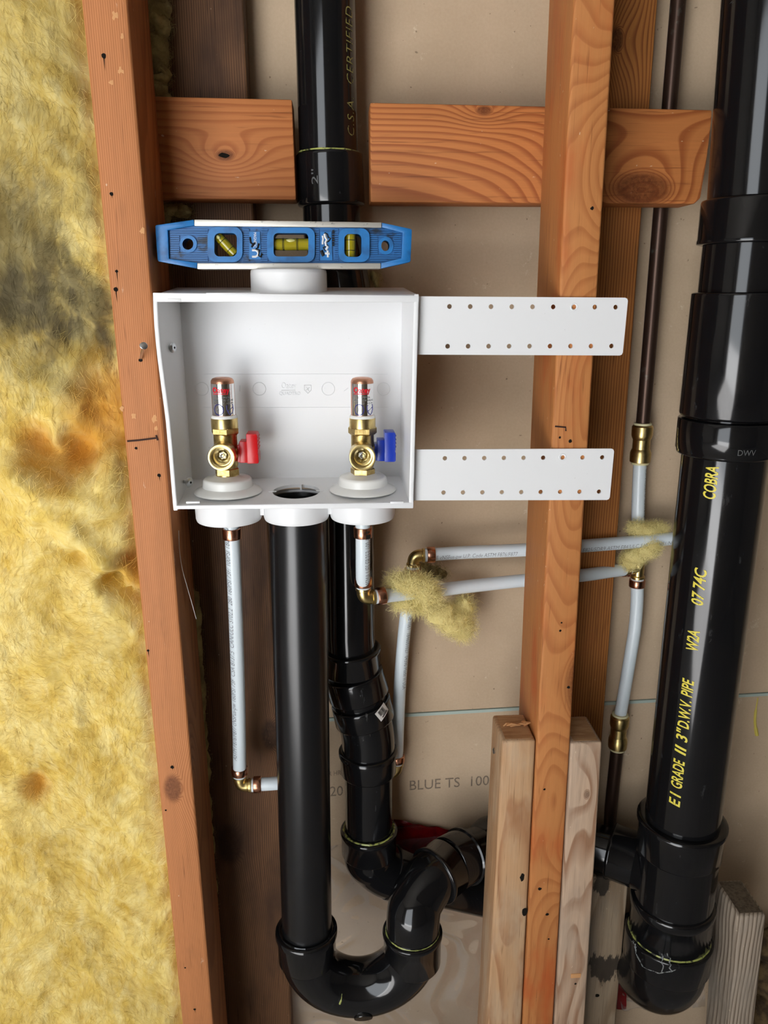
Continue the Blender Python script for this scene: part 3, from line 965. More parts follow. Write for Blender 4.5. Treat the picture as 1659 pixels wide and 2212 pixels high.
pipe('pipe', [h4b + V(0, 0, 0.01), vt(797, 1815)], R2, 'abs_dusty', vent)
h5, h5b = vt(797, 1790), vt(797, 1842)
hub('elbow_hub', h5, h5b, H2, 'abs', vent, 0.0014, 0.006)
glue_ring(h5 + V(0, 0, 0.0006), V(0, 0, 1), R2 + 0.0024, vent, 'glue', 0.0016)
p5 = [h5b + V(0, 0, 0.006), h5b + V(0.001, 0, -0.006), vt(808, 1862) + V(0, 0.002, 0), vt(833, 1884) + V(0, 0.004, 0), vt(872, 1898) + V(0, 0.006, 0)]
obj('elbow', g_sweep(smooth_path(p5, 8), 0.0335, 40), MAT['abs'], vent)
dd = (p5[4] - p5[3]).normalized()
hub('elbow_hub', p5[3] + dd * 0.006, p5[4] + dd * 0.012, H2 - 0.0006, 'abs', vent, 0.0, 0.004)
pe = vt(1110, 1966) + V(0, 0.020, 0)
pipe('pipe', [p5[4] - dd * 0.004, vt(900, 1904) + V(0, 0.008, 0), pe], R2, 'abs', vent)
# lettering up the right flank of the vent pipe
vn = V(math.sin(math.radians(50)), -math.cos(math.radians(50)), 0)
zc0, zc1 = at(760, 293, VYp - 0.02).z, at(748, 14, VYp - 0.02).z
cyl_text('pipe_lettering', 'C.S.A.  CERTIFIED', V(-0.003, VYp, 1.30), V(-0.0015, 0, 0.178), vn, R2, zc0 - 1.30, zc1 - 1.30, 0.0105, MAT['yellow_faint'], vent, shear=0.15, offset=-0.01, space=1.1)
cyl_text('moulded_mark', '2"', V(-0.0018, VYp, 0), V(0, 0, 1), V(-0.5, -1, 0), 0.0352, at(680, 395, .075).z, at(680, 362, .075).z, 0.007, MAT['grey_emboss'], vent)
# barcode sticker on the elbow
sc = e2 + ed * 0.007
sd, sa, sb = frame(ed, V(0, -1, 0))
if sb.x < 0:
    sb = -sb


def on_elbow(u, v, lift):
    """u along the sticker, v across, metres, origin at the sticker centre; sticker turned 32 degrees"""
    ca, sa_ = math.cos(math.radians(24)), math.sin(math.radians(24))
    u, v = u * 1.05, v * 1.2
    uu_, vv_ = u * ca - v * sa_, u * sa_ + v * ca
    r_ = H2 + 0.0013 + lift
    th = math.radians(42) + uu_ / r_
    return e2 + ed * (0.0135 - vv_) + (sa * math.cos(th) + sb * math.sin(th)) * r_


def patch(u0, v0, u1, v1, lift, n=10):
    g_ = G()
    vs = []
    for i in range(n + 1):
        u = u0 + (u1 - u0) * i / n
        vs += [on_elbow(u, v0, lift), on_elbow(u, v1, lift)]
    return g_.add(vs, [(2 * i, 2 * i + 2, 2 * i + 3, 2 * i + 1) for i in range(n)])


stk = obj('barcode_sticker', patch(-0.0085, -0.0062, 0.0085, 0.0062, 0.0004), MAT['paper'], vent, label='white barcode sticker')
u = -0.005
g_ = G()
for k in range(16):
    w_ = random.choice((0.0002, 0.0003, 0.0005))
    pp_ = patch(u, -0.0015, u + w_, 0.0048, 0.0006, 1)
    g_.add(pp_.v, pp_.f)
    u += w_ + random.choice((0.0002, 0.0003, 0.0004))
pp_ = patch(-0.004, -0.0048, 0.006, -0.0034, 0.0006, 4)
g_.add(pp_.v, pp_.f)
pp_ = patch(-0.002, -0.0029, 0.005, -0.0021, 0.0006, 4)
g_.add(pp_.v, pp_.f)
obj('barcode', g_, MAT['black_ink'], stk, smooth=False)

# --- standpipe and trap in front
trap = thing('standpipe_trap', (-0.045, 0.025, 0.35), 'black standpipe and U-shaped trap below the middle of the white box', 'drain pipe')
TY = 0.025
pt, pb = V(-0.0415, TY + 0.003, 0.996), V(-0.0452, TY, 0.50)
ptb = pt + (pb - pt) * ((0.996 - 0.44) / (0.996 - 0.50))
g_ = g_lathe(pt, ptb, [(0.004, 0.0262), (0.0, 0.0267), (0.0, R2), ((ptb - pt).length, R2)], 56, caps=(False, True))
g_.add(*(lambda q: (q.v, q.f))(g_lathe(pt, ptb, [(0.0, 0.0267), (0.10, 0.0262)], 56, caps=(False, True))))
obj('standpipe', g_, MAT['abs_satin'], trap, label='satin black standpipe')
hz = 0.4560
xl, xr = -0.0462, 0.0838
bz = hz - 0.030
hub('trap_hub', V(xl, TY, hz), V(xl, TY, hz - 0.045), H2 - 0.0002, 'abs_trap', trap, 0.0022, 0.008)
glue_ring(V(xl, TY, hz), V(0, 0, 1), R2 + 0.002, trap, 'abs', 0.0016)
hub('trap_hub', V(xr, TY, hz - 0.010), V(xr, TY, hz - 0.058), H2 - 0.0002, 'abs_trap', trap, 0.0016, 0.006)
glue_ring(V(xr, TY, hz - 0.0095), V(0, 0, 1), R2 + 0.0024, trap, 'glue', 0.0012)
cc = V((xl + xr) / 2, TY, bz)
rad_u = (xr - xl) / 2
ub = [V(xl, TY, bz + 0.02)] + [cc + V(-rad_u * math.cos(math.pi * i / 28), 0, -rad_u * 0.97 * math.sin(math.pi * i / 28)) for i in range(29)] + [V(xr, TY, bz + 0.01)]
obj('u_bend', g_sweep(ub, 0.0338, 48), MAT['abs_trap'], trap)
kc = at(783, 2140, TY - 0.030)
kd = V(0.02, -0.86, -0.50).normalized()
kb = V(at(783, 2130, 0).x, TY, bz - rad_u * 0.97)
obj('cleanout_boss', g_lathe(kb + kd * 0.02, kb + kd * 0.0352, [(0, 0.0115), (0.0145, 0.0115), (0.0152, 0.011)], 28), MAT['abs_trap'], trap)
obj('cement_drip', g_sweep(smooth_path([kb + V(-0.025, -0.0335, 0.026), kb + V(-0.026, -0.0345, 0.018), kb + V(-0.028, -0.0348, 0.012)], 5), [0.0005] * 6 + [0.0012] * 5, 6), MAT['glue'], trap)
# outlet elbow and trap arm
o0 = V(xr, TY, hz - 0.02)
o1 = V(xr + 0.001, TY, hz + 0.012)
o2 = at(900, 1945, 0.034)
o3 = at(930, 1898, 0.050)
o4 = at(962, 1872, 0.068)
o5 = at(1000, 1852, 0.088)
o6 = at(1045, 1832, 0.110)
op = smooth_path([o0, o1, o2, o3, o4], 8)
obj('outlet_elbow', g_sweep(op, 0.0328, 44), MAT['abs_trap'], trap)
od = (o5 - o3).normalized()
hub('elbow_hub', o3 + od * 0.004, o4 + od * 0.006, H2, 'abs_trap', trap, 0.0014, 0.005)
hub('coupling', o4 + od * 0.004, o5 + od * 0.006, H2 - 0.001, 'abs', trap, 0.0022, 0.005, rim_first=False)
glue_ring(o5 + od * 0.007, od, R2 + 0.003, trap, 'glue', 0.0014)
arm = [o4, o5, o6, V(0.205, 0.121, o6.z + 0.006), V(0.275, 0.121, b_in.z + 0.003), b_in + V(-0.02, 0.006, 0.001), b_in + bd * 0.02]
obj('trap_arm', g_sweep(smooth_path(arm, 8), R2, 40), MAT['abs'], trap)

# ------------------------------------------------------------------ water lines
RP, RR = 0.0079, 0.0099


def pex(path, parent, label=None):
    return obj('plastic_pipe', g_sweep(path, RP, 24), MAT['pex'], parent, label=label)


def crimp(p, d, parent, L=0.0095):
    d = d.normalized()
    return obj('crimp_ring', g_lathe(p - d * L / 2, p + d * L / 2, [(0, RR - 0.0014), (0.0002, RR - 0.0003), (0.0008, RR), (L - 0.0008, RR), (L - 0.0002, RR - 0.0003), (L, RR - 0.0014)], 32), MAT['copper'], parent, angle=60)


def elbow(corner, d1, d2, parent, L=0.014):
    """brass crimp elbow; d1, d2 point away from the corner along the two pipes"""
    d1, d2 = d1.normalized(), d2.normalized()
    rr = 0.008
    p1, p2 = corner + d1 * rr, corner + d2 * rr
    bend = [corner + d1 * L, p1 + d1 * 0.001]
    for i in range(9):
        t_ = i / 8
        bend.append(p1 * (1 - t_) ** 2 + corner * 2 * t_ * (1 - t_) + p2 * t_ ** 2)
    bend += [p2 + d2 * 0.001, corner + d2 * L]
    e = obj('brass_elbow', g_sweep(bend, [0.0066] + [0.0074] * 11 + [0.0066], 28), MAT['brass'], parent)
    for dd_ in (d1, d2):
        obj('shoulder', g_lathe(corner + dd_ * 0.0095, corner + dd_ * 0.0135, [(0, 0.0074), (0.0008, 0.0086), (0.0032, 0.0086), (0.004, 0.007)], 28), MAT['brass'], e)
        obj('pipe_end', g_lathe(corner + dd_ * 0.0138, corner + dd_ * 0.0175, [(0, 0.006), (0.0002, RP + 0.0002), (0.0036, RP + 0.0002)], 24), MAT['pex'], parent)
    return e


VUP, VDN, VX = V(0, 0, 1), V(0, 0, -1), V(1, 0, 0)
hot = thing('hot_water_line', at(520, 1698, 0.07), 'hot water line: translucent plastic pipe from the left valve, round the standpipe, off to the right', 'water pipe')
he = at(519, 1697, 0.072)
hp = smooth_path([V(-0.1128, 0.032, 0.99), at(502, 1170, 0.034), at(508, 1300, 0.043), at(514, 1470, 0.055), at(517, 1600, 0.066), he + V(0, 0, 0.012)], 10)
pex(hp, hot)
crimp(at(501, 1152, 0.034), VUP, hot, 0.012)
crimp(he + V(0, 0, 0.0205), VUP, hot)
elbow(he, VUP, VX, hot)
he2 = at(857, 1668, 0.135)
crimp(he + V(0.0205, 0.001, 0), V(1, 0.05, 0), hot)
pex(smooth_path([he + V(0.014, 0.0005, 0), he + V(0.050, 0.003, 0.0), at(640, 1680, 0.100), at(658, 1630, 0.125), at(668, 1520, 0.150), at(680, 1400, 0.156), at(706, 1335, 0.1562), at(738, 1335, 0.1562), at(768, 1400, 0.1562), at(790, 1500, 0.1562), at(800, 1600, 0.1555), at(815, 1655, 0.148), he2 + V(-0.026, 0.012, 0.0), he2 + V(-0.013, 0.004, 0)], 8), hot)
elbow(he2, V(-1, 0, 0), VUP, hot)
he3 = at(894, 1200, 0.118)
hp2 = smooth_path([he2 + V(0, 0, 0.013), at(858, 1625, 0.135), at(864, 1480, 0.130), at(876, 1340, 0.124), at(891, 1235, 0.118), he3 + V(-0.0005, 0, -0.012)], 10)
pex(hp2, hot)
crimp(he2 + V(0.0004, 0, 0.0205), VUP, hot)
elbow(he3, V(-0.04, 0, -1), VX, hot)
crimp(he3 + V(-0.001, 0, -0.0205), VUP, hot)
hx = at(1445, 1164, 0.120)
hp3 = smooth_path([he3 + V(0.012, 0, 0.0002), at(1010, 1193, 0.119), at(1130, 1188, 0.119), at(1290, 1177, 0.1185), hx, at(1560, 1150, 0.120)], 10)
pex(hp3, hot)
crimp(he3 + V(0.0205, 0, 0.0004), VX, hot)
FN = V(0, -1, 0.2)
L1 = 0.0
path_text('pipe_print', 'ASTM F876/F877 cNSFus-pw 160PSI 73F  CSA B137.5  CAN/ULC S102.2  280 160PSI 73F/ 100PSI 180F/ 80P', list(reversed(hp)), FN, RP, 0.03, 0.335, 0.0062, MAT['ink'], hot, ang=math.radians(38), shear=0.2, offset=-0.01)
path_text('pipe_print', 'SE 1061  1846051027  04390 Made in USA', list(reversed(hp2)), V(0, -1, 0.3), RP, 0.066, 0.168, 0.0055, MAT['ink'], hot, ang=math.radians(38), offset=-0.01)
path_text('pipe_print', 'E cNSFus-pw U.P. Code ASTM F876/F877', hp3, V(0, -1, 0), RP, 0.014, 0.112, 0.0052, MAT['ink'], hot, ang=math.radians(-14), shear=0.15, offset=-0.01)
path_text('pipe_print', '021 E825/SDR9 ASTM E84/ULC S102.2 CNS1/N', hp3, V(0, -1, 0), RP, 0.180, 0.300, 0.0052, MAT['ink'], hot, ang=math.radians(-20), shear=0.15, offset=-0.01)

cold = thing('cold_water_line', at(1335, 1600, 0.14), 'cold water line: plastic pipe from the right valve to the tee on the dark copper riser', 'water pipe')
ce = at(785, 1293, 0.045)
cp = [V(0.0262, 0.032, 0.99), at(784, 1165, 0.033), at(784, 1230, 0.038), ce + V(0, 0, 0.012)]
cp = smooth_path(cp, 6)
pex(cp, cold)
cr = crimp(at(784, 1149, 0.034), VUP, cold, 0.012)
crimp(ce + V(0, 0, 0.0195), VUP, cold)
cdir = V(1, 0.24, 0.035).normalized()
elbow(ce, VUP, cdir, cold)
crimp(ce + cdir * 0.0205, cdir, cold)
tee = at(1379, 1228, 0.140)
cp2 = smooth_path([ce + cdir * 0.012, at(900, 1280, 0.078), at(1010, 1267, 0.105), at(1120, 1255, 0.119), at(1255, 1243, 0.121), at(1320, 1234, 0.131), tee + V(-0.012, -0.001, 0)], 10)
pex(cp2, cold)
path_text('pipe_print', '9EMA UES ER253 100-F3', list(reversed(cp)), V(0, -1, 0.2), RP, 0.010, 0.068, 0.0075, MAT['ink'], cold, ang=math.radians(-42), shear=0.1, offset=-0.012)
# stamp on the top ring
g_ = G()
for (a0, a1, z0_, z1_) in ((18, 52, -0.0055, -0.001), (18, 28, 0.0005, 0.003), (34, 44, 0.0010, 0.0028)):
    c_ = at(784, 1149, 0.034)
    vs_ = []
    for k in range(7):
        th = math.radians(a0 + (a1 - a0) * k / 6)
        for zz in (z0_, z1_):
            vs_.append(c_ + V(math.sin(th) * (RR + 0.0002), -math.cos(th) * (RR + 0.0002), zz))
    g_.add(vs_, [(2 * k, 2 * k + 2, 2 * k + 3, 2 * k + 1) for k in range(6)])
obj('stamp', g_, MAT['black_ink'], cr, smooth=False)
# riser: copper, push-fit coupling, plastic, tee, plastic, push-fit coupling, dark pipe
k1a, k1b = at(1389, 913, 0.14), at(1382, 1003, 0.14)
pipe('copper_pipe', [V(0.3618, 0.14, 2.4), V(0.3624, 0.14, 1.49), k1a + VDN * 0.004], 0.0081, 'copper_dark', cold, 24, 'dark tarnished copper')


def push_coupling(a_, b_, parent):
    d_ = (b_ - a_)
    L = d_.length
    r1, r0 = 0.0122, 0.0098
    o_ = obj('push_coupling', g_lathe(a_, b_, [(0.05 * L, 0.0088), (0.052 * L, r0 + 0.0006), (0.09 * L, r1), (0.13 * L, r1 + 0.0002), (0.30 * L, r1 + 0.0002), (0.36 * L, r1 - 0.0008), (0.40 * L, r0 + 0.0004), (0.62 * L, r0 + 0.0004), (0.66 * L, r1 - 0.0008),
                                              (0.72 * L, r1 + 0.0002), (0.88 * L, r1 + 0.0002), (0.93 * L, r1), (0.95 * L, r0 + 0.0006), (0.952 * L, 0.0088)], 36), MAT['brass'], parent, angle=25)
    obj('release_collar', g_lathe(a_, b_, [(0, 0.0086), (0.0003, 0.0102), (0.06 * L, 0.0104), (0.08 * L, 0.0096)], 32), MAT['cream'], o_)
    obj('release_collar', g_lathe(b_, a_, [(0, 0.0086), (0.0003, 0.0102), (0.06 * L, 0.0104), (0.08 * L, 0.0096)], 32), MAT['cream'], o_)
    return o_


push_coupling(k1a, k1b, cold)
k2a, k2b = at(1340, 1541, 0.14), at(1333, 1619, 0.14)
pr1 = smooth_path([k1b + VUP * 0.006, at(1379, 1080, 0.14), at(1378, 1160, 0.1405), tee + V(0, 0, 0.012)], 8)
pex(pr1, cold)
path_text('pipe_print', 'A 1CS0-0 (POWER PE)', list(reversed(pr1)), V(0, -1, 0), RP, 0.055, 0.13, 0.004, MAT['ink'], cold, ang=math.radians(-48), offset=-0.012)
obj('brass_tee', g_sweep([tee + V(0, 0, 0.016), tee + V(0, 0, -0.016)], 0.0072, 28), MAT['brass'], cold)
obj('brass_tee_branch', g_sweep([tee + V(-0.014, 0, 0), tee], 0.0072, 28), MAT['brass'], cold)
obj('shoulder', g_lathe(tee + V(0, 0, -0.009), tee + V(0, 0, -0.013), [(0, 0.0074), (0.0008, 0.0088), (0.0032, 0.0088), (0.004, 0.007)], 28), MAT['brass'], cold)
crimp(tee + V(-0.0165, -0.001, 0), VX, cold)
crimp(tee + V(0, 0, 0.0195), VUP, cold)
crimp(tee + V(0, 0, -0.0195), VUP, cold)
pr2 = smooth_path([tee + V(0, 0, -0.013), at(1376, 1300, 0.14), at(1371, 1360, 0.14), at(1358, 1440, 0.14), at(1346, 1510, 0.14), k2a + VDN * 0.004], 8)
pex(pr2, cold)
push_coupling(k2a, k2b, cold)
pipe('iron_pipe', [k2b + VUP * 0.004, at(1320, 1740, 0.145), at(1316, 1800, 0.152), V(at(1316, 1800, 0.152).x, 0.152, PZ)], 0.0085, 'copper_dark', cold, 24, 'nearly black metal pipe')

# ------------------------------------------------------------------ white outlet box
box = thing('outlet_box', (-0.043, 0.03, 1.0), 'white plastic washing machine outlet box between the studs', 'outlet box')
BF, BB = -0.012, 0.078
lo_edge = [(1100, 374.5), (1050, 370), (1000, 366), (950, 361.5), (900, 357), (850, 350), (800, 343.5), (760, 338), (720, 334.5), (690, 332), (632, 330)]
TLo, TRo, BRo, BLo = at(330, 632, BF), at(905, 638, BF), at(893, 1098, BF), at(374.5, 1100, BF)
ibTL, ibBL, ibBR, ibTR = at(388, 652, BB), at(415, 1035, BB), at(864, 1031, BB), at(868, 652, BB)
ZB, ZT = (BLo.z + BRo.z) / 2, (TLo.z + TRo.z) / 2
iz0, iz1 = ZB + 0.0052, ZT - 0.0072           # inner opening
ixl = lambda z: np.interp(z, [at(px, py, BF).z for py, px in lo_edge], [at(px, py, BF).x for py, px in lo_edge]) + 0.0042
oxl = lambda z: ixl(z) - 0.0042
ixr = lambda z: (BRo.x + (TRo.x - BRo.x) * (z - ZB) / (ZT - ZB)) - 0.0046
oxr = lambda z: ixr(z) + 0.0046
N = 14
zsI = [iz0 + (iz1 - iz0) * i / N for i in range(N + 1)]
bzI = [ibBL.z + (ibTL.z - ibBL.z) * i / N for i in range(N + 1)]
bxl = lambda k: ibBL.x + (ibTL.x - ibBL.x) * k / N
bxr = lambda k: ibBR.x + (ibTR.x - ibBR.x) * k / N
T_ = 0.0024
# left and right walls: inner and outer skins
g_ = G()
for side, fi, bi, sg in ((0, ixl, bxl, -1), (1, ixr, bxr, 1)):
    inner = [V(fi(zsI[k]), BF + 0.001, zsI[k]) for k in range(N + 1)] + [V(bi(k), BB, bzI[k]) for k in range(N + 1)]
    outer = [p + V(sg * T_, 0, 0) for p in inner]
    m_ = N + 1
    fs = []
    for k in range(N):
        fs.append((k, k + 1, m_ + k + 1, m_ + k))
        fs.append((2 * m_ + k, 3 * m_ + k, 3 * m_ + k + 1, 2 * m_ + k + 1))
        fs.append((k, 2 * m_ + k, 2 * m_ + k + 1, k + 1))
        fs.append((m_ + k, m_ + k + 1, 3 * m_ + k + 1, 3 * m_ + k))
    fs += [(0, m_, 3 * m_, 2 * m_), (N, 2 * m_ + N, 3 * m_ + N, m_ + N)]
    obj('side_wall', G().add(inner + outer, fs), MAT['white'], box, angle=30)
# top wall rises a little to the back
g_ = g_hexa([V(oxl(ZT) + 0.001, BF + 0.001, iz1), V(oxr(ZT) - 0.001, BF + 0.001, iz1), V(oxr(ZT) - 0.001, BF + 0.001, ZT - 0.0005), V(oxl(ZT) + 0.001, BF + 0.001, ZT - 0.0005),
             V(ibTL.x - T_, BB + T_, ibTL.z), V(ibTR.x + T_, BB + T_, ibTR.z), V(ibTR.x + T_, BB + T_, at(600, 621, BB).z), V(ibTL.x - T_, BB + T_, at(600, 621, BB).z)])
obj('top_wall', g_, MAT['white'], box, bevel=0.0008)
# back wall
g_ = g_hexa([V(ibBL.x - T_, BB, ibBL.z - T_), V(ibBR.x + T_, BB, ibBR.z - T_), V(ibTR.x + T_, BB, ibTR.z + T_), V(ibTL.x - T_, BB, ibTL.z + T_),
             V(ibBL.x - T_, BB + T_, ibBL.z - T_), V(ibBR.x + T_, BB + T_, ibBR.z - T_), V(ibTR.x + T_, BB + T_, ibTR.z + T_), V(ibTL.x - T_, BB + T_, ibTL.z + T_)])
back = obj('back_wall', g_, MAT['white'], box, bevel=0.0006)
# floor with the drain hole; slopes up slightly to the back
HC = at(640, 1063, 0.03)
HCx, HCy = -0.0425, 0.0285
fl = lambda x, y, w: V(x, y, iz0 + (ibBL.z - iz0) * (y - BF) / (BB - BF) + w)
outl = [(ixl(iz0) - T_, BF + 0.001), (ixr(iz0) + T_, BF + 0.001), (ibBR.x + T_, BB + T_), (ibBL.x - T_, BB + T_)]
hole_r = 0.0245
obj('floor_panel', g_plate(outl, [circ(HCx, HCy, hole_r, None, 40)], fl, 0.0, -0.0034), MAT['white'], box, smooth=False)
for sx in (-1, 1):
    obj('knockout_tab', g_box((HCx + sx * hole_r - 0.004, HCy - 0.0012, fl(0, HCy, 0).z - 0.0002), (HCx + sx * hole_r + 0.004, HCy + 0.0012, fl(0, HCy, 0).z + 0.0007)), MAT['white'], box)
obj('knockout_tab', g_box((HCx + 0.003, HCy + hole_r - 0.005, fl(0, HCy + hole_r, 0).z - 0.005), (HCx + 0.0048, HCy + hole_r, fl(0, HCy + hole_r, 0).z + 0.0002)), MAT['white'], box)
# front rim
for nm, c8 in (('rim_top', [V(oxl(ZT), BF, iz1 + 0.0002), V(oxr(ZT), BF, iz1 - 0.0002), TRo, TLo]), ('rim_bottom', [BLo, BRo, V(oxr(ZB), BF, iz0 - 0.0002), V(oxl(ZB), BF, iz0)])):
    obj('rim', g_hexa([p + V(0, -0.0008, 0) for p in c8] + [p + V(0, 0.006, 0) for p in c8]), MAT['white'], box, bevel=0.0009)
for f0, f1 in ((oxl, ixl), (ixr, oxr)):
    zz = [ZB + (ZT - ZB) * k / N for k in range(N + 1)]
    vs = [V(f0(z), BF - 0.0006, z) for z in zz] + [V(f1(z), BF - 0.0006, z) for z in zz] + [V(f0(z), BF + 0.006, z) for z in zz] + [V(f1(z), BF + 0.006, z) for z in zz]
    m_ = N + 1
    fs = []
    for k in range(N):
        fs += [(k, m_ + k, m_ + k + 1, k + 1), (2 * m_ + k, 2 * m_ + k + 1, 3 * m_ + k + 1, 3 * m_ + k), (k, k + 1, 2 * m_ + k + 1, 2 * m_ + k), (m_ + k, 3 * m_ + k, 3 * m_ + k + 1, m_ + k + 1)]
    fs += [(0, 2 * m_, 3 * m_, m_), (N, m_ + N, 3 * m_ + N, 2 * m_ + N)]
    obj('rim', G().add(vs, fs), MAT['white'], box, bevel=0.0009, angle=45)
# clips along the rim
for px0, px1, py0, py1 in ((362, 391, 645, 651.5), (445, 560, 632.5, 634), (402, 432, 1083, 1088), (843, 872, 1083, 1088)):
    p0_, p1_ = at(px0, py1, BF - 0.001), at(px1, py0, BF - 0.001)
    obj('rim_clip', g_box((p0_.x, BF - 0.0013, p0_.z), (p1_.x, BF + 0.004, p1_.z)), MAT['white'], box, bevel=0.0005)
# hubs
HY = 0.03
def white_hub(x, z0, z1, r, nm):
    obj(nm, g_lathe(V(x, HY, z1), V(x, HY, z0), [(0, r), (z1 - z0 - 0.003, r - 0.0004), (z1 - z0 - 0.001, r - 0.001), (z1 - z0, r - 0.0015), (z1 - z0, r - 0.0036), (0.0005, r - 0.0036), (0.0, r)], 56, caps=(False, False)), MAT['white'], box, angle=50)
zh = at(640, 1134, HY - 0.034).z
for x in (-0.1131, -0.0430, 0.0262):
    white_hub(x, zh - 0.002, ZB + 0.002, 0.0345, 'bottom_hub')
for x0 in (-0.078, -0.0084):
    obj('hub_web', g_box((x0 - 0.002, HY - 0.010, zh + 0.004), (x0 + 0.002, HY + 0.010, ZB + 0.001)), MAT['white'], box)
thx = at(624, 600, HY).x
ztop = at(624, 581, HY - 0.02).z
zlow = fl(0, 0, 0).z * 0 + ZT - 0.002
obj('top_hub', g_lathe(V(thx, HY, ztop), V(thx, HY, zlow), [(0, 0.0335), (0.0, 0.0352), (0.001, 0.0363), (0.004, 0.0367), (ztop - zlow - 0.002, 0.0369), (ztop - zlow, 0.039)], 56, caps=(True, False)), MAT['white'], box, angle=50)
# moulded marks on the back wall
YB = BB - 0.0004
def back_ring(px, py, r):
    c = at(px, py, YB)
    obj('knockout_circle', g_sweep(arc(c, V(1, 0, 0), V(0, 0, 1), r, 0, 2 * math.pi, 32), 0.00035, 5, caps=False), MAT['white_emboss'], back)
for px in (436, 560, 709, 829):
    back_ring(px, 840, 0.0068)
def back_text(txt, p0, p1, h):
    a, b = at(*p0, YB), at(*p1, YB)
    hh = at(p0[0], p0[1] - h, YB).z - a.z
    flat_text('moulded_lettering', txt, lambda u, v, w: a + (b - a) * u + V(0, -w * 0.02, v * hh), MAT['white_emboss'], back, extrude=0.015)
back_text('Oatey', (608, 839), (640, 839), 13)
back_text('QUADTRO', (603, 853), (649, 853), 7)
for pl in ([(657, 832), (672, 832), (672, 842), (665, 850), (657, 842), (657, 832)], [(608, 843), (638, 843)], [(662, 837), (668, 845)], [(668, 837), (661, 843)], [(518, 833), (518, 846)], [(743, 845), (752, 838)]):
    obj('moulded_line', g_sweep([at(a_, b_, YB) for a_, b_ in pl], 0.0004, 5), MAT['white_emboss'], back)
for py in (808, 880):
    obj('moulded_line', g_sweep([at(440, py, YB + 0.0002), at(838, py, YB + 0.0002)], 0.00025, 5), MAT['white_emboss'], back)
# mounting straps with two rows of nail holes
def strap(corners, rows, rad_px):
    """corners: TL, TR, BR, BL pixels on the stud face"""
    SYs = -0.0022
    pts = [at(*c_, SYs) for c_ in corners]
    tl, tr, br, bl = pts
    r_ = 0.003
    outer = [(bl.x, bl.z), (br.x - r_, br.z), (br.x - 0.0009, br.z + 0.0009), (br.x, br.z + r_), (tr.x, tr.z - r_), (tr.x - 0.0009, tr.z - 0.0009), (tr.x - r_, tr.z), (tl.x, tl.z)]
    holes = []
    for row in rows:
        for hx_, hy_ in row:
            p_ = at(hx_, hy_, SYs)
            holes.append(circ(p_.x, p_.z, 0.0023, None, 14))
    return obj('mounting_strap', g_plate(outer, holes, lambda u_, v_, w: V(u_, w, v_), -0.0022, -0.0002), MAT['white'], box, smooth=False)


def row(x0, y0, x1, y1, n):
    return [(x0 + (x1 - x0) * i / (n - 1), y0 + (y1 - y0) * i / (n - 1)) for i in range(n)]


strap([(898, 640), (1357, 643), (1345, 768), (896, 766)], [row(971, 662, 1330, 663.5, 9), row(967, 748, 1321, 747.5, 9)], 5)
strap([(894, 971), (1327, 969), (1317, 1080), (890, 1081)], [row(961, 990, 1301, 988, 9), row(958, 1064, 1294, 1062, 9)], 5)
# roofing-nail dimples where the straps are fixed
for px, py in ((1240, 663), (1215, 987)):
    c = at(px, py, -0.0022)
    obj('nail_dimple', g_sweep(arc(c, V(1, 0, 0), V(0, 0, 1), 0.0032, 0, 2 * math.pi, 24), 0.0006, 6, caps=False), MAT['white'], box)

# screws through the left side of the box
for px, py, Y, lab, tilt_, stand in ((365, 751, 0.022, 'zinc pan-head screw, upper one in the left side of the white box', 0.0, 0.0025), (391, 1040, 0.030, 'zinc pan-head screw standing out of the lower left box wall', 0.25, 0.0075)):
    c = at(px, py, Y)
    zf = (c.z - iz0) / (iz1 - iz0)
    wx = ixl(c.z) + (bxl(zf * N) - ixl(c.z)) * (Y - BF) / (BB - BF)
    d_ = V(1, -0.45 - tilt_, 0.0).normalized()
    base = V(wx - 0.004, Y + 0.003, c.z)
    sc_ = thing('screw', base, lab, 'screw', 'screws in the white box')
    tip = base + d_ * (0.0045 + stand)
    obj('shank', g_lathe(base - d_ * 0.006, tip, [(0, 0.0018), ((tip - base).length + 0.006, 0.0018)], 14), MAT['steel'], sc_)
    obj('head', g_lathe(tip, tip + d_ * 0.004, [(0, 0.0018), (0.0002, 0.0050), (0.0009, 0.0052), (0.0018, 0.0046), (0.0026, 0.0032), (0.0028, 0.002)], 28), MAT['steel'], sc_)
    dd_, a_, b_ = frame(d_, V(0, 0, 1))
    q_ = tip + d_ * 0.0029
    s_ = 0.0015
    obj('drive_recess', g_hexa([q_ + a_ * s_, q_ + b_ * s_, q_ - a_ * s_, q_ - b_ * s_] + [p - d_ * 0.0006 for p in (q_ + a_ * s_, q_ + b_ * s_, q_ - a_ * s_, q_ - b_ * s_)]), MAT['dark'], sc_, smooth=False)

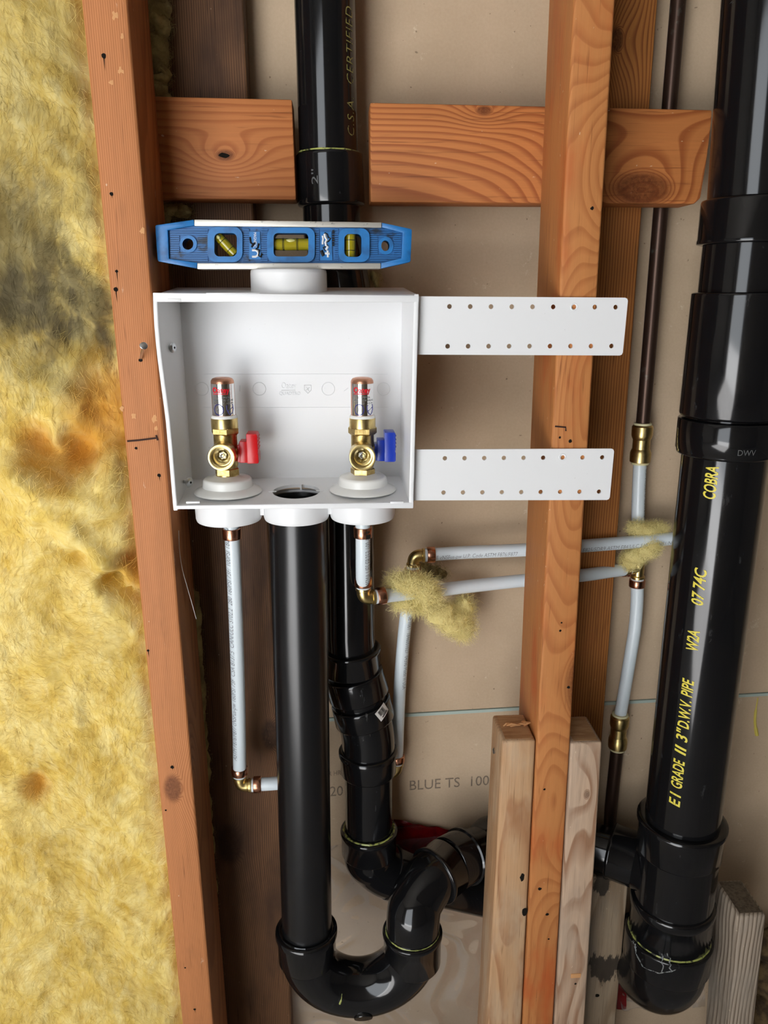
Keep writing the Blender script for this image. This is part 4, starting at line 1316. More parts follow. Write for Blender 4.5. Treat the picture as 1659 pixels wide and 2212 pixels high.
# ------------------------------------------------------------------ valves with hammer arrestors
def valve(base_px, top_px, colour, word, xh):
    B = V(xh, 0.03, 0)
    zz = lambda py: at(base_px[0], py, 0.03 - 0.012).z
    root = thing('washer_valve', V(xh, 0.03, iz0), 'brass washing machine valve with %s handle and copper arrestor, %s' % (word, 'left in the box' if word == 'red' else 'right in the box'), 'valve', 'valves in the outlet box')
    zf_ = fl(0, 0.03, 0).z
    C_ = lambda z: V(xh, 0.03, z)
    # escutcheon
    ze = zf_ + 0.0166
    obj('escutcheon', g_lathe(C_(zf_ + 0.0002), C_(ze), [(0, 0.0345), (0.0008, 0.0348), (0.0026, 0.0335), (0.0050, 0.0278), (0.0062, 0.0258), (0.0125, 0.0250), (0.0144, 0.0240), (0.0153, 0.0222), (0.0162, 0.0150), (0.0178, 0.0125), (0.0178, 0.008)], 56), MAT['white2'], root, angle=50)
    zb = zz(1037)
    zhx0, zhx1 = zz(1036), zz(1017)
    hexr = 0.0128
    obj('lower_collar', g_lathe(C_(zb - 0.003), C_(zb + 0.004), [(0, 0.0118), (0.007, 0.0118)], 36), MAT['brass'], root)
    zl0 = zb + 0.0030
    zl1 = zl0 + 0.0075
    obj('lower_nut', g_lathe(C_(zl0), C_(zl1), [(0, hexr * 0.93), (0.0008, hexr), (zl1 - zl0 - 0.0008, hexr), (zl1 - zl0, hexr * 0.93)], 6, ref=V(0.3, -1, 0)), MAT['brass_dull'], root, smooth=False)
    zbody1 = zz(941)
    obj('valve_body', g_lathe(C_(zl1 - 0.001), C_(zbody1 + 0.003), [(0, 0.0105), (0.004, 0.0118), (zbody1 - zl1 + 0.004, 0.0118)], 40), MAT['brass_dull'], root)
    # hose outlet, facing out
    zo = at(base_px[0], 987, 0.005).z
    Po = V(xh - 0.001, 0.03, zo)
    od_ = V(0, -1, 0.0)
    prof = [(0.004, 0.0125), (0.012, 0.0132), (0.020, 0.0134), (0.027, 0.0134), (0.0285, 0.0130), (0.0287, 0.0116), (0.0282, 0.0102), (0.0235, 0.0096), (0.0232, 0.0085), (0.0150, 0.0036), (0.0148, 0.0002)]
    obj('hose_outlet', g_lathe(Po, Po + od_, prof, 44, caps=(True, False)), MAT['brass'], root, angle=30)
    sc = obj('check_stem', g_lathe(Po + od_ * 0.0145, Po + od_, [(0, 0.0042), (0.003, 0.0042), (0.0035, 0.0030)], 6, ref=V(0.2, 0, 1)), MAT['steel'], root, smooth=False)
    obj('stem_tip', g_lathe(Po + od_ * 0.0178, Po + od_, [(0, 0.0022), (0.002, 0.0022), (0.0032, 0.0008)], 14), MAT['steel'], sc)
    # upper nut and collar
    zn0 = zz(943)
    zn1 = zz(925)
    zc1_ = zz(905)
    r_n = 0.0146
    obj('upper_nut', g_lathe(C_(zn0), C_(zn1), [(0, r_n * 0.86), (0.002, r_n), (zn1 - zn0 - 0.0016, r_n), (zn1 - zn0, r_n * 0.92)], 6, ref=V(0.25 if word == 'red' else 0.5, -1, 0)), MAT['brass_dull'], root, smooth=False)
    obj('upper_collar', g_lathe(C_(zn1 - 0.001), C_(zc1_), [(0, 0.0134), (0.001, 0.0134), (zc1_ - zn1, 0.0134), (zc1_ - zn1 + 0.001, 0.0128)], 44), MAT['brass'], root)
    obj('seal_ring', g_lathe(C_(zc1_ - 0.0005), C_(zc1_ + 0.003), [(0, 0.0131), (0.0018, 0.0129), (0.0030, 0.0119)], 44), MAT['cream'] if False else MAT['white2'], root)
    # copper cap
    zcap = zz(817)
    h = zcap - zc1_
    Rc = 0.0115
    obj('arrestor', g_lathe(C_(zc1_), C_(zcap), [(0, Rc), (h - 0.0045, Rc), (h - 0.0028, Rc - 0.0005), (h - 0.0012, Rc - 0.0018), (h - 0.0003, Rc - 0.0045), (h - 0.0006, Rc - 0.0075), (h - 0.0012, 0.0005)], 48), MAT['copper_cap'], root, angle=60)
    # foil label wrapped round the front
    z0_, z1_ = zc1_ + 0.003, zc1_ + 0.003 + (h - 0.009)
    def lab_strip(a0, a1, za, zb_, eps, n=24):
        g2 = G()
        vs = []
        for k in range(n + 1):
            th = math.radians(a0 + (a1 - a0) * k / n)
            for z in (za, zb_):
                vs.append(V(xh + (Rc + eps) * math.sin(th), 0.03 - (Rc + eps) * math.cos(th), z))
        return g2.add(vs, [(2 * k, 2 * k + 2, 2 * k + 3, 2 * k + 1) for k in range(n)])
    lab = obj('label', lab_strip(-62, 80, z0_, z1_, 0.0002, 40), MAT['foil'], root, label='silver foil label')
    def lab_text(txt, a0, a1, zbase, hh, mat, **kw):
        t_ = text_mesh(txt, xcuts=14, **kw)
        g2 = G()
        g2.add([V(xh + (Rc + 0.0004) * math.sin(math.radians(a0 + (a1 - a0) * x)), 0.03 - (Rc + 0.0004) * math.cos(math.radians(a0 + (a1 - a0) * x)), zbase + hh * y) for x, y, _ in t_.v], t_.f)
        obj('label_print', g2, mat, lab, smooth=False)
    H_ = z1_ - z0_
    lab_text('Oatey', -48, 42, z0_ + 0.73 * H_, 0.17 * H_, MAT['red_ink'], offset=0.03)
    g2 = lab_strip(-46, 22, z0_ + 0.675 * H_, z0_ + 0.70 * H_, 0.0004)
    obj('label_print', g2, MAT['red_ink'], lab, smooth=False)
    lab_text('HAMMER', -22, 40, z0_ + 0.55 * H_, 0.06 * H_, MAT['ink'])
    lab_text('ARRESTOR VALVE', -46, 62, z0_ + 0.46 * H_, 0.06 * H_, MAT['ink'])
    lab_text('TO SUIT  1/2 IN', -44, 60, z0_ + 0.37 * H_, 0.05 * H_, MAT['ink'])
    lab_text('ASSE', -32, -4, z0_ + 0.15 * H_, 0.08 * H_, MAT['ink'])
    def lab_line(pts, w=0.0004):
        g3 = g_sweep([V(xh + (Rc + 0.0003) * math.sin(math.radians(a)), 0.03 - (Rc + 0.0003) * math.cos(math.radians(a)), z0_ + f * H_) for a, f in pts], w, 5)
        obj('label_print', g3, MAT['blue_ink'], lab)
    lab_line([(-18 + 24 * math.cos(t2), 0.19 + 0.17 * math.sin(t2)) for t2 in [2 * math.pi * k / 24 for k in range(25)]])
    lab_line([(22, 0.32), (58, 0.34), (60, 0.20), (52, 0.08), (42, 0.02), (30, 0.08), (23, 0.20), (22, 0.32)])
    lab_line([(26, 0.14), (56, 0.26)])
    # handle on the right: stepped lever block
    zl = lambda py: at(540, py, 0.03 - 0.006).z
    xo = lambda px: px * 0.00047
    hm = MAT[colour]
    ya, yb_ = 0.03 - 0.0085, 0.03 + 0.0085
    hx0 = xh + 0.0105
    zc_ = zl(980)
    obj('handle_hub', g_lathe(V(hx0, 0.03, zc_), V(hx0 + 0.006, 0.03, zc_), [(0, 0.0062), (0.006, 0.0062)], 24), MAT['brass_dull'], root)
    hd = G()
    g_box((hx0 + 0.0015, ya + 0.001, zl(998)), (hx0 + 0.0060, yb_ - 0.001, zl(962)), hd)
    hnd = obj('handle', hd, hm, root, bevel=0.0008)
    obj('handle_step', g_box((hx0 + 0.0040, ya, zl(999)), (hx0 + 0.0125, yb_, zl(953))), hm, hnd, bevel=0.0009)
    outl_ = [(hx0 + 0.0115, zl(1000)), (hx0 + 0.0225, zl(1000)), (hx0 + 0.0232, zl(997)), (hx0 + 0.0232, zl(981)), (hx0 + 0.0225, zl(978)), (hx0 + 0.0230, zl(974)), (hx0 + 0.0228, zl(939)), (hx0 + 0.0215, zl(936)), (hx0 + 0.0115, zl(936))]
    obj('handle_grip', g_plate(outl_, [], lambda u_, v_, w: V(u_, w, v_), ya - 0.002, yb_ + 0.002), hm, hnd, bevel=0.0009)
    for k in range(4):
        zk = zl(944 + 8 * k)
        obj('grip_ridge', g_box((hx0 + 0.0226, ya, zk - 0.0006), (hx0 + 0.0236, yb_, zk + 0.0006)), hm, hnd)
    return root


valve((490, 1045), (480, 817), 'red', 'red', -0.1127)
valve((783, 1045), (784, 818), 'blue', 'blue', 0.0268)

# ------------------------------------------------------------------ torpedo level on the top hub
LY0, LY1 = 0.016, 0.038
level = thing('torpedo_level', V(thx, 0.027, ztop), 'scuffed blue torpedo spirit level lying across the white hub', 'level')
Z7 = lambda u, v: (330 + u / 5.53, 460 + v / 5.53)
Z8 = lambda u, v: (610 + u / 5.53, 460 + v / 5.53)
def L2(p, Y=LY0):
    q = at(*p, Y)
    return (q.x, q.z)
lf = lambda u_, v_, w: V(u_, w, v_)
def lplate(name, outer, holes, y0, y1, mat, parent=level, bevel=0.0):
    return obj(name, g_plate([L2(p) for p in outer], [[L2(p) for p in h] for h in holes], lf, y0, y1), MAT[mat], parent, smooth=bevel > 0, bevel=bevel)
rr7 = lambda x0, y0, x1, y1, r: [Z7(*p) for p in rrect(x0, y0, x1, y1, r)]
rr8 = lambda x0, y0, x1, y1, r: [Z8(*p) for p in rrect(x0, y0, x1, y1, r)]
body_out = [Z7(110, 180), Z7(485, 120), Z8(1185, 140), Z8(1490, 215), Z8(1485, 560), Z8(1175, 640), Z7(530, 640), Z7(120, 560)]
in1, in2, in3 = rr7(735, 240, 1005, 520, 60), [(591, 0)], rr8(740, 250, 945, 525, 60)
in2 = rrect(591, 503.5, 666, 554, 9)
holes = [in1, in2, in3, [Z7(*p) for p in circ(415, 370, 66, 68, 24)], [Z8(*p) for p in circ(1232, 390, 50, 64, 24)]]
lplate('body', body_out, holes, LY0 + 0.004, LY1, 'level_rib')
lplate('end_cap', [Z7(30, 155), Z7(45, 145), Z7(490, 80), Z7(497, 150), Z7(180, 205), Z7(195, 545), Z7(532, 595), Z7(528, 665), Z7(70, 580), Z7(58, 560)], [], LY0 - 0.0006, LY1 + 0.0006, 'level_blue', bevel=0.0006)
lplate('end_cap', [Z8(1185, 115), Z8(1535, 190), Z8(1547, 205), Z8(1532, 575), Z8(1520, 588), Z8(1175, 665), Z8(1175, 598), Z8(1422, 540), Z8(1440, 235), Z8(1185, 172)], [], LY0 - 0.0006, LY1 + 0.0006, 'level_blue', bevel=0.0006)
lplate('vial_frame', rr7(655, 165, 1072, 588, 110), [in1], LY0 - 0.0003, LY1 + 0.0003, 'level_blue')
lplate('vial_frame', rrect(577, 491.5, 680, 566.5, 17), [in2], LY0 - 0.0003, LY1 + 0.0003, 'level_blue')
lplate('vial_frame', rr8(670, 183, 1042, 588, 100), [in3], LY0 - 0.0003, LY1 + 0.0003, 'level_blue')
lplate('hole_ring', [Z7(*p) for p in circ(420, 370, 104, 106, 28)], [[Z7(*p) for p in circ(415, 370, 66, 68, 24)]], LY0 + 0.0018, LY1 - 0.001, 'level_blue')
lplate('hole_ring', [Z8(*p) for p in circ(1238, 390, 92, 106, 28)], [[Z8(*p) for p in circ(1232, 390, 50, 64, 24)]], LY0 + 0.0018, LY1 - 0.001, 'level_blue')
lplate('edge_rail', [Z7(500, 80), Z8(1182, 115), Z8(1182, 178), Z7(500, 157)], [], LY0 - 0.002, LY1 + 0.002, 'alu', bevel=0.0005)
lplate('edge_rail', [Z7(536, 600), Z8(1172, 600), Z8(1172, 668), Z7(536, 672)], [], LY0 - 0.002, LY1 + 0.002, 'alu', bevel=0.0005)
# fine ribs between the frames
rb = G()
for k in range(15):
    v_ = 200 + 26 * k
    spans = [(Z7(200, v_), Z7(655, v_)), (Z7(1075, v_), (578, Z7(0, v_)[1])), ((681, Z8(0, v_)[1]), Z8(668, v_)), (Z8(1045, v_), Z8(1420, v_))]
    for si, (pa, pb_) in enumerate(spans):
        segs = [(pa, pb_)]
        if si == 0 and 262 < v_ < 480:
            segs = [(pa, Z7(312, v_)), (Z7(528, v_), pb_)]
        if si == 3 and 280 < v_ < 500:
            segs = [(pa, Z8(1142, v_)), (Z8(1334, v_), pb_)]
        if si == 1:
            segs = [(pa, Z7(1150, v_)), (Z7(1290, v_), pb_)]
        if si == 2:
            segs = [(pa, Z8(440, v_)), (Z8(625, v_), pb_)]
        for a0_, b0_ in segs:
            a3, b3 = at(*a0_, LY0), at(*b0_, LY0)
            if b3.x > a3.x:
                g_box((a3.x, LY0 + 0.0024, a3.z - 0.0006), (b3.x, LY0 + 0.0045, a3.z + 0.0006), rb)
o_ = obj('grip_ribs', rb, MAT['level_rib'], level, smooth=False, label='row of fine moulded ribs')
o_['kind'] = 'stuff'
# vials
def vial(p0, p1, r, marks, bub):
    a_, b_ = at(*p0, 0.026), at(*p1, 0.026)
    d_ = (b_ - a_)
    L = d_.length
    v_ = obj('vial', g_lathe(a_, b_, [(0, r * 0.8), (0.0006, r), (L - 0.0006, r), (L, r * 0.8)], 28), MAT['vial'], level, label='yellow liquid vial')
    d_, aa, bb = frame(d_)
    for m in marks:
        obj('mark_ring', g_sweep(arc(a_ + d_ * (m * L), aa, bb, r + 0.0001, 0, 2 * math.pi, 28), 0.00028, 5, caps=False), MAT['black_ink'], v_)
    if bub:
        c = a_ + d_ * (bub[0] * L)
        w_ = bub[1] * L
        pr = [(w_ * (i / 10), max(0.0002, r * 0.42 * math.sin(math.pi * i / 10) ** 0.5)) for i in range(11)]
        up = V(0, 0, 1) if abs(d_.z) < 0.6 else V(0, -1, 0)
        st = c - d_ * (w_ / 2) + up * (r * 0.52) + V(0, -r * 0.55, 0)
        obj('bubble', g_lathe(st, st + d_, pr, 16), MAT['bubble'], v_)
    return v_
vial(Z7(770, 270), Z7(985, 500), 0.0046, (0.3, 0.72), (0.1, 0.2))
vial((589, 528), (668, 528), 0.0055, (0.28, 0.31, 0.66, 0.69), (0.5, 0.32))
vial((756, 503), (756, 556), 0.0054, (0.30, 0.72), None)
# faded print: magnet sign and word, brand scrawl and ruler ticks
YP = LY0 + 0.0019
def lprint(name, px_pts, mat, w=0.0005):
    obj(name, g_sweep([at(*p, YP) for p in px_pts], w, 5), MAT[mat], level)
lplate('print_panel', [(538, 500), (561, 500), (563, 560), (538, 560)], [], LY0 + 0.0022, LY0 + 0.006, 'level_blue')
lplate('print_panel', [(692, 500), (716, 500), (718, 562), (692, 562)], [], LY0 + 0.0022, LY0 + 0.006, 'level_blue')
a_, b_ = at(548.2, 533, YP), at(548.2, 501, YP)
c_ = at(554, 533, YP)
flat_text('printed_word', 'MAGNETIC', lambda u_, v_, w: at(548.0 + 6.0 * v_, 502 + 33 * u_, YP), MAT['white_ink'], level)
lprint('magnet_sign', [(544.5, 540.5), (552, 540.5), (556, 543), (557.8, 547), (556.5, 552), (552, 554.5), (544.5, 554.5)], 'white_ink', 0.0010)
lprint('scuff', [(540, 512), (541.5, 524), (546, 528), (551, 524), (543, 534)], 'black_ink', 0.0009)
lprint('scuff', [(559, 526), (557, 535), (552, 538), (560, 540), (558, 552), (563, 555), (566, 548)], 'black_ink', 0.0009)
for k, yy in enumerate((499, 503, 509, 514.5, 519.5, 525, 530)):
    lprint('ruler_tick', [(717.5, yy), (722.5, yy)], 'black_ink', 0.0007)
lprint('printed_scrawl', [(701, 505), (703, 513), (706, 518), (703, 524), (705, 531), (708, 533), (704, 540)], 'white_ink', 0.0011)
lprint('printed_scrawl', [(697, 509), (698, 516), (697, 523), (697, 528)], 'white_ink', 0.0009)
lprint('scuff', [(701, 503), (707, 506), (709, 513), (714, 515), (710, 521), (703, 524), (708, 530), (698, 535), (703, 542)], 'black_ink', 0.0007)
lprint('scuff', [(694, 541), (697, 549), (699, 553)], 'black_ink', 0.0016)
lprint('printed_star', [(702, 547), (712, 548)], 'white_ink', 0.0010)
lprint('printed_star', [(708, 541), (708.5, 556)], 'white_ink', 0.0010)


# ------------------------------------------------------------------ glass wool
def hash3(ix, iy, iz, seed):
    h = (ix.astype(np.int64) * 374761393 + iy.astype(np.int64) * 668265263 + iz.astype(np.int64) * 2147483647 + seed * 1274126177) & 0xFFFFFFFF
    h = ((h ^ (h >> 13)) * 1274126177) & 0xFFFFFFFF
    h = h ^ (h >> 16)
    return (h & 0xFFFF) / 65535.0


def vnoise(p, seed=0):
    i = np.floor(p)
    f = p - i
    f = f * f * f * (f * (f * 6 - 15) + 10)
    i = i.astype(np.int64)
    out = 0
    for dx in (0, 1):
        for dy in (0, 1):
            for dz in (0, 1):
                w = (f[:, 0] if dx else 1 - f[:, 0]) * (f[:, 1] if dy else 1 - f[:, 1]) * (f[:, 2] if dz else 1 - f[:, 2])
                out = out + w * hash3(i[:, 0] + dx, i[:, 1] + dy, i[:, 2] + dz, seed)
    return out * 2 - 1


def fbm(p, oct=4, seed=0, gain=0.5):
    s, a = 0, 1.0
    for k in range(oct):
        s = s + a * vnoise(p * (2.03 ** k), seed + k)
        a *= gain
    return s


def ribbons(name, base, dirs, nrm, width, lift, segs, mat, parent, curl=0.6, lens=None):
    """thin strips: base points, directions and lengths on the surface"""
    n = len(base)
    pts = np.zeros((n, segs + 1, 3))
    p = base.copy()
    d = dirs.copy()
    L = lens / segs
    for k in range(segs + 1):
        t_ = k / segs
        pts[:, k] = p + nrm * (lift * math.sin(math.pi * (0.15 + 0.85 * t_)))[:, None] if not np.isscalar(lift) else p + nrm * (lift * math.sin(math.pi * t_))
        ax_ = RNG.normal(0, curl, (n, 3))
        d = d + ax_
        d = d - nrm * (np.sum(d * nrm, axis=1) * 0.7)[:, None]
        d /= np.linalg.norm(d, axis=1)[:, None] + 1e-9
        p = p + d * L[:, None]
    view = np.array([CAM.x, CAM.y, CAM.z]) - pts
    tang = np.gradient(pts, axis=1)
    side = np.cross(tang, nrm[:, None, :] + RNG.normal(0, 0.35, (n, 1, 3)))
    side /= np.linalg.norm(side, axis=2)[:, :, None] + 1e-9
    taper = np.array([0.5 + 0.5 * math.sin(math.pi * (0.1 + 0.8 * k / segs)) for k in range(segs + 1)])
    off = side * (width[:, None, None] * 0.5) * taper[None, :, None]
    vs = np.stack([pts - off, pts + off], axis=2).reshape(-1, 3)
    idx = np.arange(n)[:, None] * (2 * (segs + 1)) + np.arange(segs)[None, :] * 2
    fs = np.stack([idx, idx + 1, idx + 3, idx + 2], axis=2).reshape(-1, 4)
    me = bpy.data.meshes.new(name)
    me.vertices.add(len(vs))
    me.vertices.foreach_set('co', vs.astype(np.float32).ravel())
    me.loops.add(len(fs) * 4)
    me.loops.foreach_set('vertex_index', fs.astype(np.int32).ravel())
    me.polygons.add(len(fs))
    me.polygons.foreach_set('loop_start', np.arange(0, len(fs) * 4, 4, dtype=np.int32))
    me.polygons.foreach_set('use_smooth', np.ones(len(fs), dtype=bool))
    me.update(calc_edges=True)
    me.materials.append(mat)
    o = bpy.data.objects.new(name, me)
    COL.objects.link(o)
    if parent:
        attach(o, parent)
    o['kind'] = 'stuff'
    return o


# big batt in the left bay
p_, q_ = at(175, 0, 0), at(393.5, 2212, 0)
edge_x = lambda z: p_.x + (q_.x - p_.x) * (z - p_.z) / (q_.z - p_.z)
NXg, NZg = 130, 560
zg = np.linspace(0.06, 1.72, NZg)
U = np.linspace(0, 1, NXg)
ZZ = np.repeat(zg[:, None], NXg, axis=1)
EX = edge_x(ZZ) - 0.0004
XX = EX - (1 - U[None, :]) * 0.37
FEAT_PIT = [(70, 965, 0.017, 0.022), (160, 985, 0.019, 0.032), (110, 1000, 0.018, 0.014), (205, 935, 0.02, 0.012), (60, 1725, 0.015, 0.020), (300, 1235, 0.022, 0.014), (195, 745, 0.025, 0.012), (225, 880, 0.02, 0.012), (15, 440, 0.03, 0.01)]
FEAT_LUMP = [(110, 900, 0.028, 0.012), (95, 1060, 0.035, 0.014), (200, 1060, 0.03, 0.012), (40, 1030, 0.02, 0.01), (160, 1165, 0.035, 0.010), (110, 960, 0.008, 0.012), (250, 1020, 0.02, 0.008), (215, 1280, 0.02, 0.006)]
CREASE = [((90, 1150), (165, 1215), 0.010, 0.009), ((165, 1215), (235, 1262), 0.010, 0.013), ((235, 1262), (290, 1300), 0.010, 0.014), ((235, 1260), (275, 1215), 0.008, 0.010), ((190, 830), (235, 700), 0.012, 0.010), ((190, 1135), (275, 1125), 0.008, 0.006)]


def batt_height(X, Z):
    P3 = np.stack([X.ravel(), np.zeros(X.size), Z.ravel()], axis=1)
    wq = np.stack([fbm(P3 * 9 + 3.1, 3, 5), np.zeros(X.size), fbm(P3 * 9 + 8.7, 3, 9)], axis=1)
    P4 = P3 + wq * 0.018
    h = 0.010 * fbm(P4 * 7, 3, 1) + 0.0030 * (1 - 2 * np.abs(fbm(P4 * 24, 3, 21, 0.4))) + 0.0007 * fbm(P4 * 110, 2, 31)
    h = h.reshape(X.shape)
    for px, py, r, dp in FEAT_PIT:
        c = at(px, py, 0.0)
        wob = 1 + 0.35 * fbm(P3 * 45, 2, 77).reshape(X.shape)
        h = h - dp * np.exp(-(((X - c.x) ** 2 + ((Z - c.z) * 0.8) ** 2) / (r * r)) * wob)
    for px, py, r, dp in FEAT_LUMP:
        c = at(px, py, 0.0)
        h = h + dp * np.exp(-(((X - c.x) ** 2 + ((Z - c.z) * 0.9) ** 2) / (r * r)))
    for a0, b0, w, dp in CREASE:
        a3, b3 = at(*a0, 0), at(*b0, 0)
        dx, dz = b3.x - a3.x, b3.z - a3.z
        L = math.hypot(dx, dz)
        t_ = np.clip(((X - a3.x) * dx + (Z - a3.z) * dz) / (L * L), 0, 1)
        sd_ = ((X - a3.x) * (-dz) + (Z - a3.z) * dx) / L
        rr_ = np.hypot(X - a3.x - dx * t_, Z - a3.z - dz * t_)
        h = h - dp * np.exp(-(rr_ / w) ** 2) + 0.6 * dp * np.exp(-((rr_ - 2 * w) / (1.2 * w)) ** 2) * (sd_ > 0)
    e = (edge_x(Z) - X)
    h = h - 0.010 * np.exp(-(e / 0.010) ** 2) - 0.004
    return h


HH = batt_height(XX, ZZ)
YYg = 0.006 - HH
batt = thing('insulation_batt', V(-0.38, 0.04, 0.06), 'yellow glass wool batt with sooty grey patches filling the left bay', 'insulation')
vs = np.stack([XX, YYg, ZZ], axis=2).reshape(-1, 3)
back_v = np.stack([XX, np.full_like(YYg, 0.085), ZZ], axis=2).reshape(-1, 3)
nv = len(vs)
I = np.arange(nv).reshape(NZg, NXg)
quads = np.stack([I[:-1, :-1], I[:-1, 1:], I[1:, 1:], I[1:, :-1]], axis=2).reshape(-1, 4)
g_ = G()
g_.v = [tuple(v) for v in vs]
g_.f = [tuple(f) for f in quads]
rim = [int(i) for i in list(I[0, :]) + list(I[1:, -1]) + list(I[-1, -2::-1]) + list(I[-2:0:-1, 0])]
o0_ = len(g_.v)
for i in rim:
    v = g_.v[i]
    g_.v.append((v[0], 0.085, v[2]))
m_ = len(rim)
for k in range(m_):
    j = (k + 1) % m_
    g_.f.append((rim[k], o0_ + k, o0_ + j, rim[j]))
g_.f.append(tuple(o0_ + k for k in range(m_)))
obj('wool_body', g_, MAT['ins'], batt, angle=80)
# loose fibres on the face
nf = 62000
fz = RNG.uniform(0.28, 1.55, nf)
fx = edge_x(fz) - 0.0005 - RNG.uniform(0, 0.33, nf)
iz = np.clip((fz - zg[0]) / (zg[1] - zg[0]), 0, NZg - 2).astype(int)
ixu = np.clip((1 - (edge_x(fz) - 0.0004 - fx) / 0.37) * (NXg - 1), 0, NXg - 2).astype(int)
yb = YYg[iz, ixu]
gx = (YYg[iz, np.minimum(ixu + 1, NXg - 1)] - yb) / (0.37 / (NXg - 1))
gz = (YYg[np.minimum(iz + 1, NZg - 1), ixu] - yb) / (zg[1] - zg[0])
nr = np.stack([gx, -np.ones(nf), gz], axis=1)
nr /= np.linalg.norm(nr, axis=1)[:, None]
bs = np.stack([fx, yb, fz], axis=1) + nr * 0.0004
ang = math.pi / 2 + 1.3 * fbm(np.stack([fx * 16, np.zeros(nf), fz * 10], axis=1), 3, 55) + RNG.normal(0, 0.5, nf)
dr = np.stack([np.cos(ang), np.zeros(nf), np.sin(ang)], axis=1)
lens = RNG.uniform(0.006, 0.022, nf)
room = (edge_x(fz) - fx)
lens = np.minimum(lens, room * 1.4 + 0.003)
ribbons('wool_fibres', bs, dr, nr, RNG.uniform(0.00012, 0.00034, nf), RNG.uniform(0.0, 0.0022, nf), 4, MAT['ins'], batt, 0.28, lens)


def clump(name, blobs, mat, nfib, label, cat='insulation', fl_=0.018, group=None, res=3, rough=0.35):
    """tuft of glass wool: overlapping fuzzy lobes plus loose fibres; blobs = (centre, radii)"""
    root = thing(name, blobs[0][0], label, cat, group)
    g1 = G()
    allp, alln = [], []
    for bi, (c, r) in enumerate(blobs):
        bm = bmesh.new()
        bmesh.ops.create_icosphere(bm, subdivisions=res, radius=1.0)
        P3 = np.array([v.co[:] for v in bm.verts])
        k_ = 0.86 + rough * 0.6 * fbm(P3 * 1.5 + bi * 7.3, 2, 3) + 0.05 * fbm(P3 * 5 + bi * 3.1, 2, 8)
        W = P3 * k_[:, None] * np.array(r)[None, :] + np.array(c)[None, :]
        g1.add([tuple(v) for v in W], [tuple(v.index for v in f.verts) for f in bm.faces])
        bm.free()
        nn_ = P3 / np.array(r)[None, :]
        nn_ /= np.linalg.norm(nn_, axis=1)[:, None]
        allp.append(W)
        alln.append(nn_)
    obj('wool_body', g1, mat, root, angle=180)
    Pn, Nn = np.concatenate(allp), np.concatenate(alln)
    pick = RNG.integers(0, len(Pn), nfib)
    nrm_ = Nn[pick]
    dd_ = RNG.normal(0, 1, (nfib, 3))
    dd_ -= nrm_ * np.sum(dd_ * nrm_, axis=1)[:, None]
    dd_ /= np.linalg.norm(dd_, axis=1)[:, None]
    ribbons('wool_fibres', Pn[pick] + nrm_ * RNG.uniform(-0.0005, 0.0012, nfib)[:, None], dd_, nrm_, RNG.uniform(0.0001, 0.00028, nfib), RNG.uniform(0.0003, 0.0042, nfib), 4, mat, root, 0.30, RNG.uniform(0.3, 1.0, nfib) * fl_)
    return root


A3 = lambda px, py, Y: tuple(at(px, py, Y))
clump('insulation_tuft', [(A3(865, 1258, 0.068), (0.013, 0.010, 0.008)), (A3(890, 1262, 0.066), (0.015, 0.010, 0.011)), (A3(918, 1272, 0.066), (0.013, 0.009, 0.013)), (A3(927, 1290, 0.068), (0.011, 0.009, 0.009)),
                          (A3(880, 1304, 0.075), (0.017, 0.010, 0.006)), (A3(915, 1306, 0.082), (0.013, 0.012, 0.007)), (A3(955, 1325, 0.102), (0.018, 0.014, 0.017)), (A3(980, 1345, 0.106), (0.017, 0.013, 0.016)), (A3(1002, 1360, 0.110), (0.011, 0.010, 0.011)), (A3(1000, 1318, 0.115), (0.012, 0.01, 0.016))],
      MAT['ins_pale'], 14000, 'pale yellow wool tuft draped over the cold pipe near the elbow', fl_=0.022, res=4)
clump('insulation_tuft', [(A3(925, 1236, 0.135), (0.014, 0.008, 0.010)), (A3(950, 1240, 0.14), (0.010, 0.008, 0.008)), (A3(910, 1225, 0.135), (0.010, 0.008, 0.006))], MAT['ins_dirty'], 1000, 'small yellow-brown wool tuft behind the upper brass elbow', fl_=0.016)
clump('insulation_tuft', [(A3(1376, 1143, 0.128), (0.010, 0.008, 0.008)), (A3(1400, 1145, 0.126), (0.015, 0.007, 0.006)), (A3(1424, 1143, 0.128), (0.010, 0.006, 0.005)), (A3(1372, 1200, 0.122), (0.014, 0.010, 0.010)), (A3(1398, 1190, 0.118), (0.013, 0.009, 0.008)), (A3(1360, 1212, 0.128), (0.010, 0.009, 0.010)), (A3(1410, 1178, 0.115), (0.008, 0.006, 0.005))],
      MAT['ins_pale'], 7000, 'yellow wool tuft caught between the crossing pipes by the copper riser', fl_=0.016)
clump('insulation_tuft', [(A3(806, 596, 0.128), (0.005, 0.005, 0.007)), (A3(813, 606, 0.13), (0.004, 0.004, 0.010))], MAT['ins_dirty'], 260, 'tiny beige wool wisp behind the right end of the level', fl_=0.014, res=2)
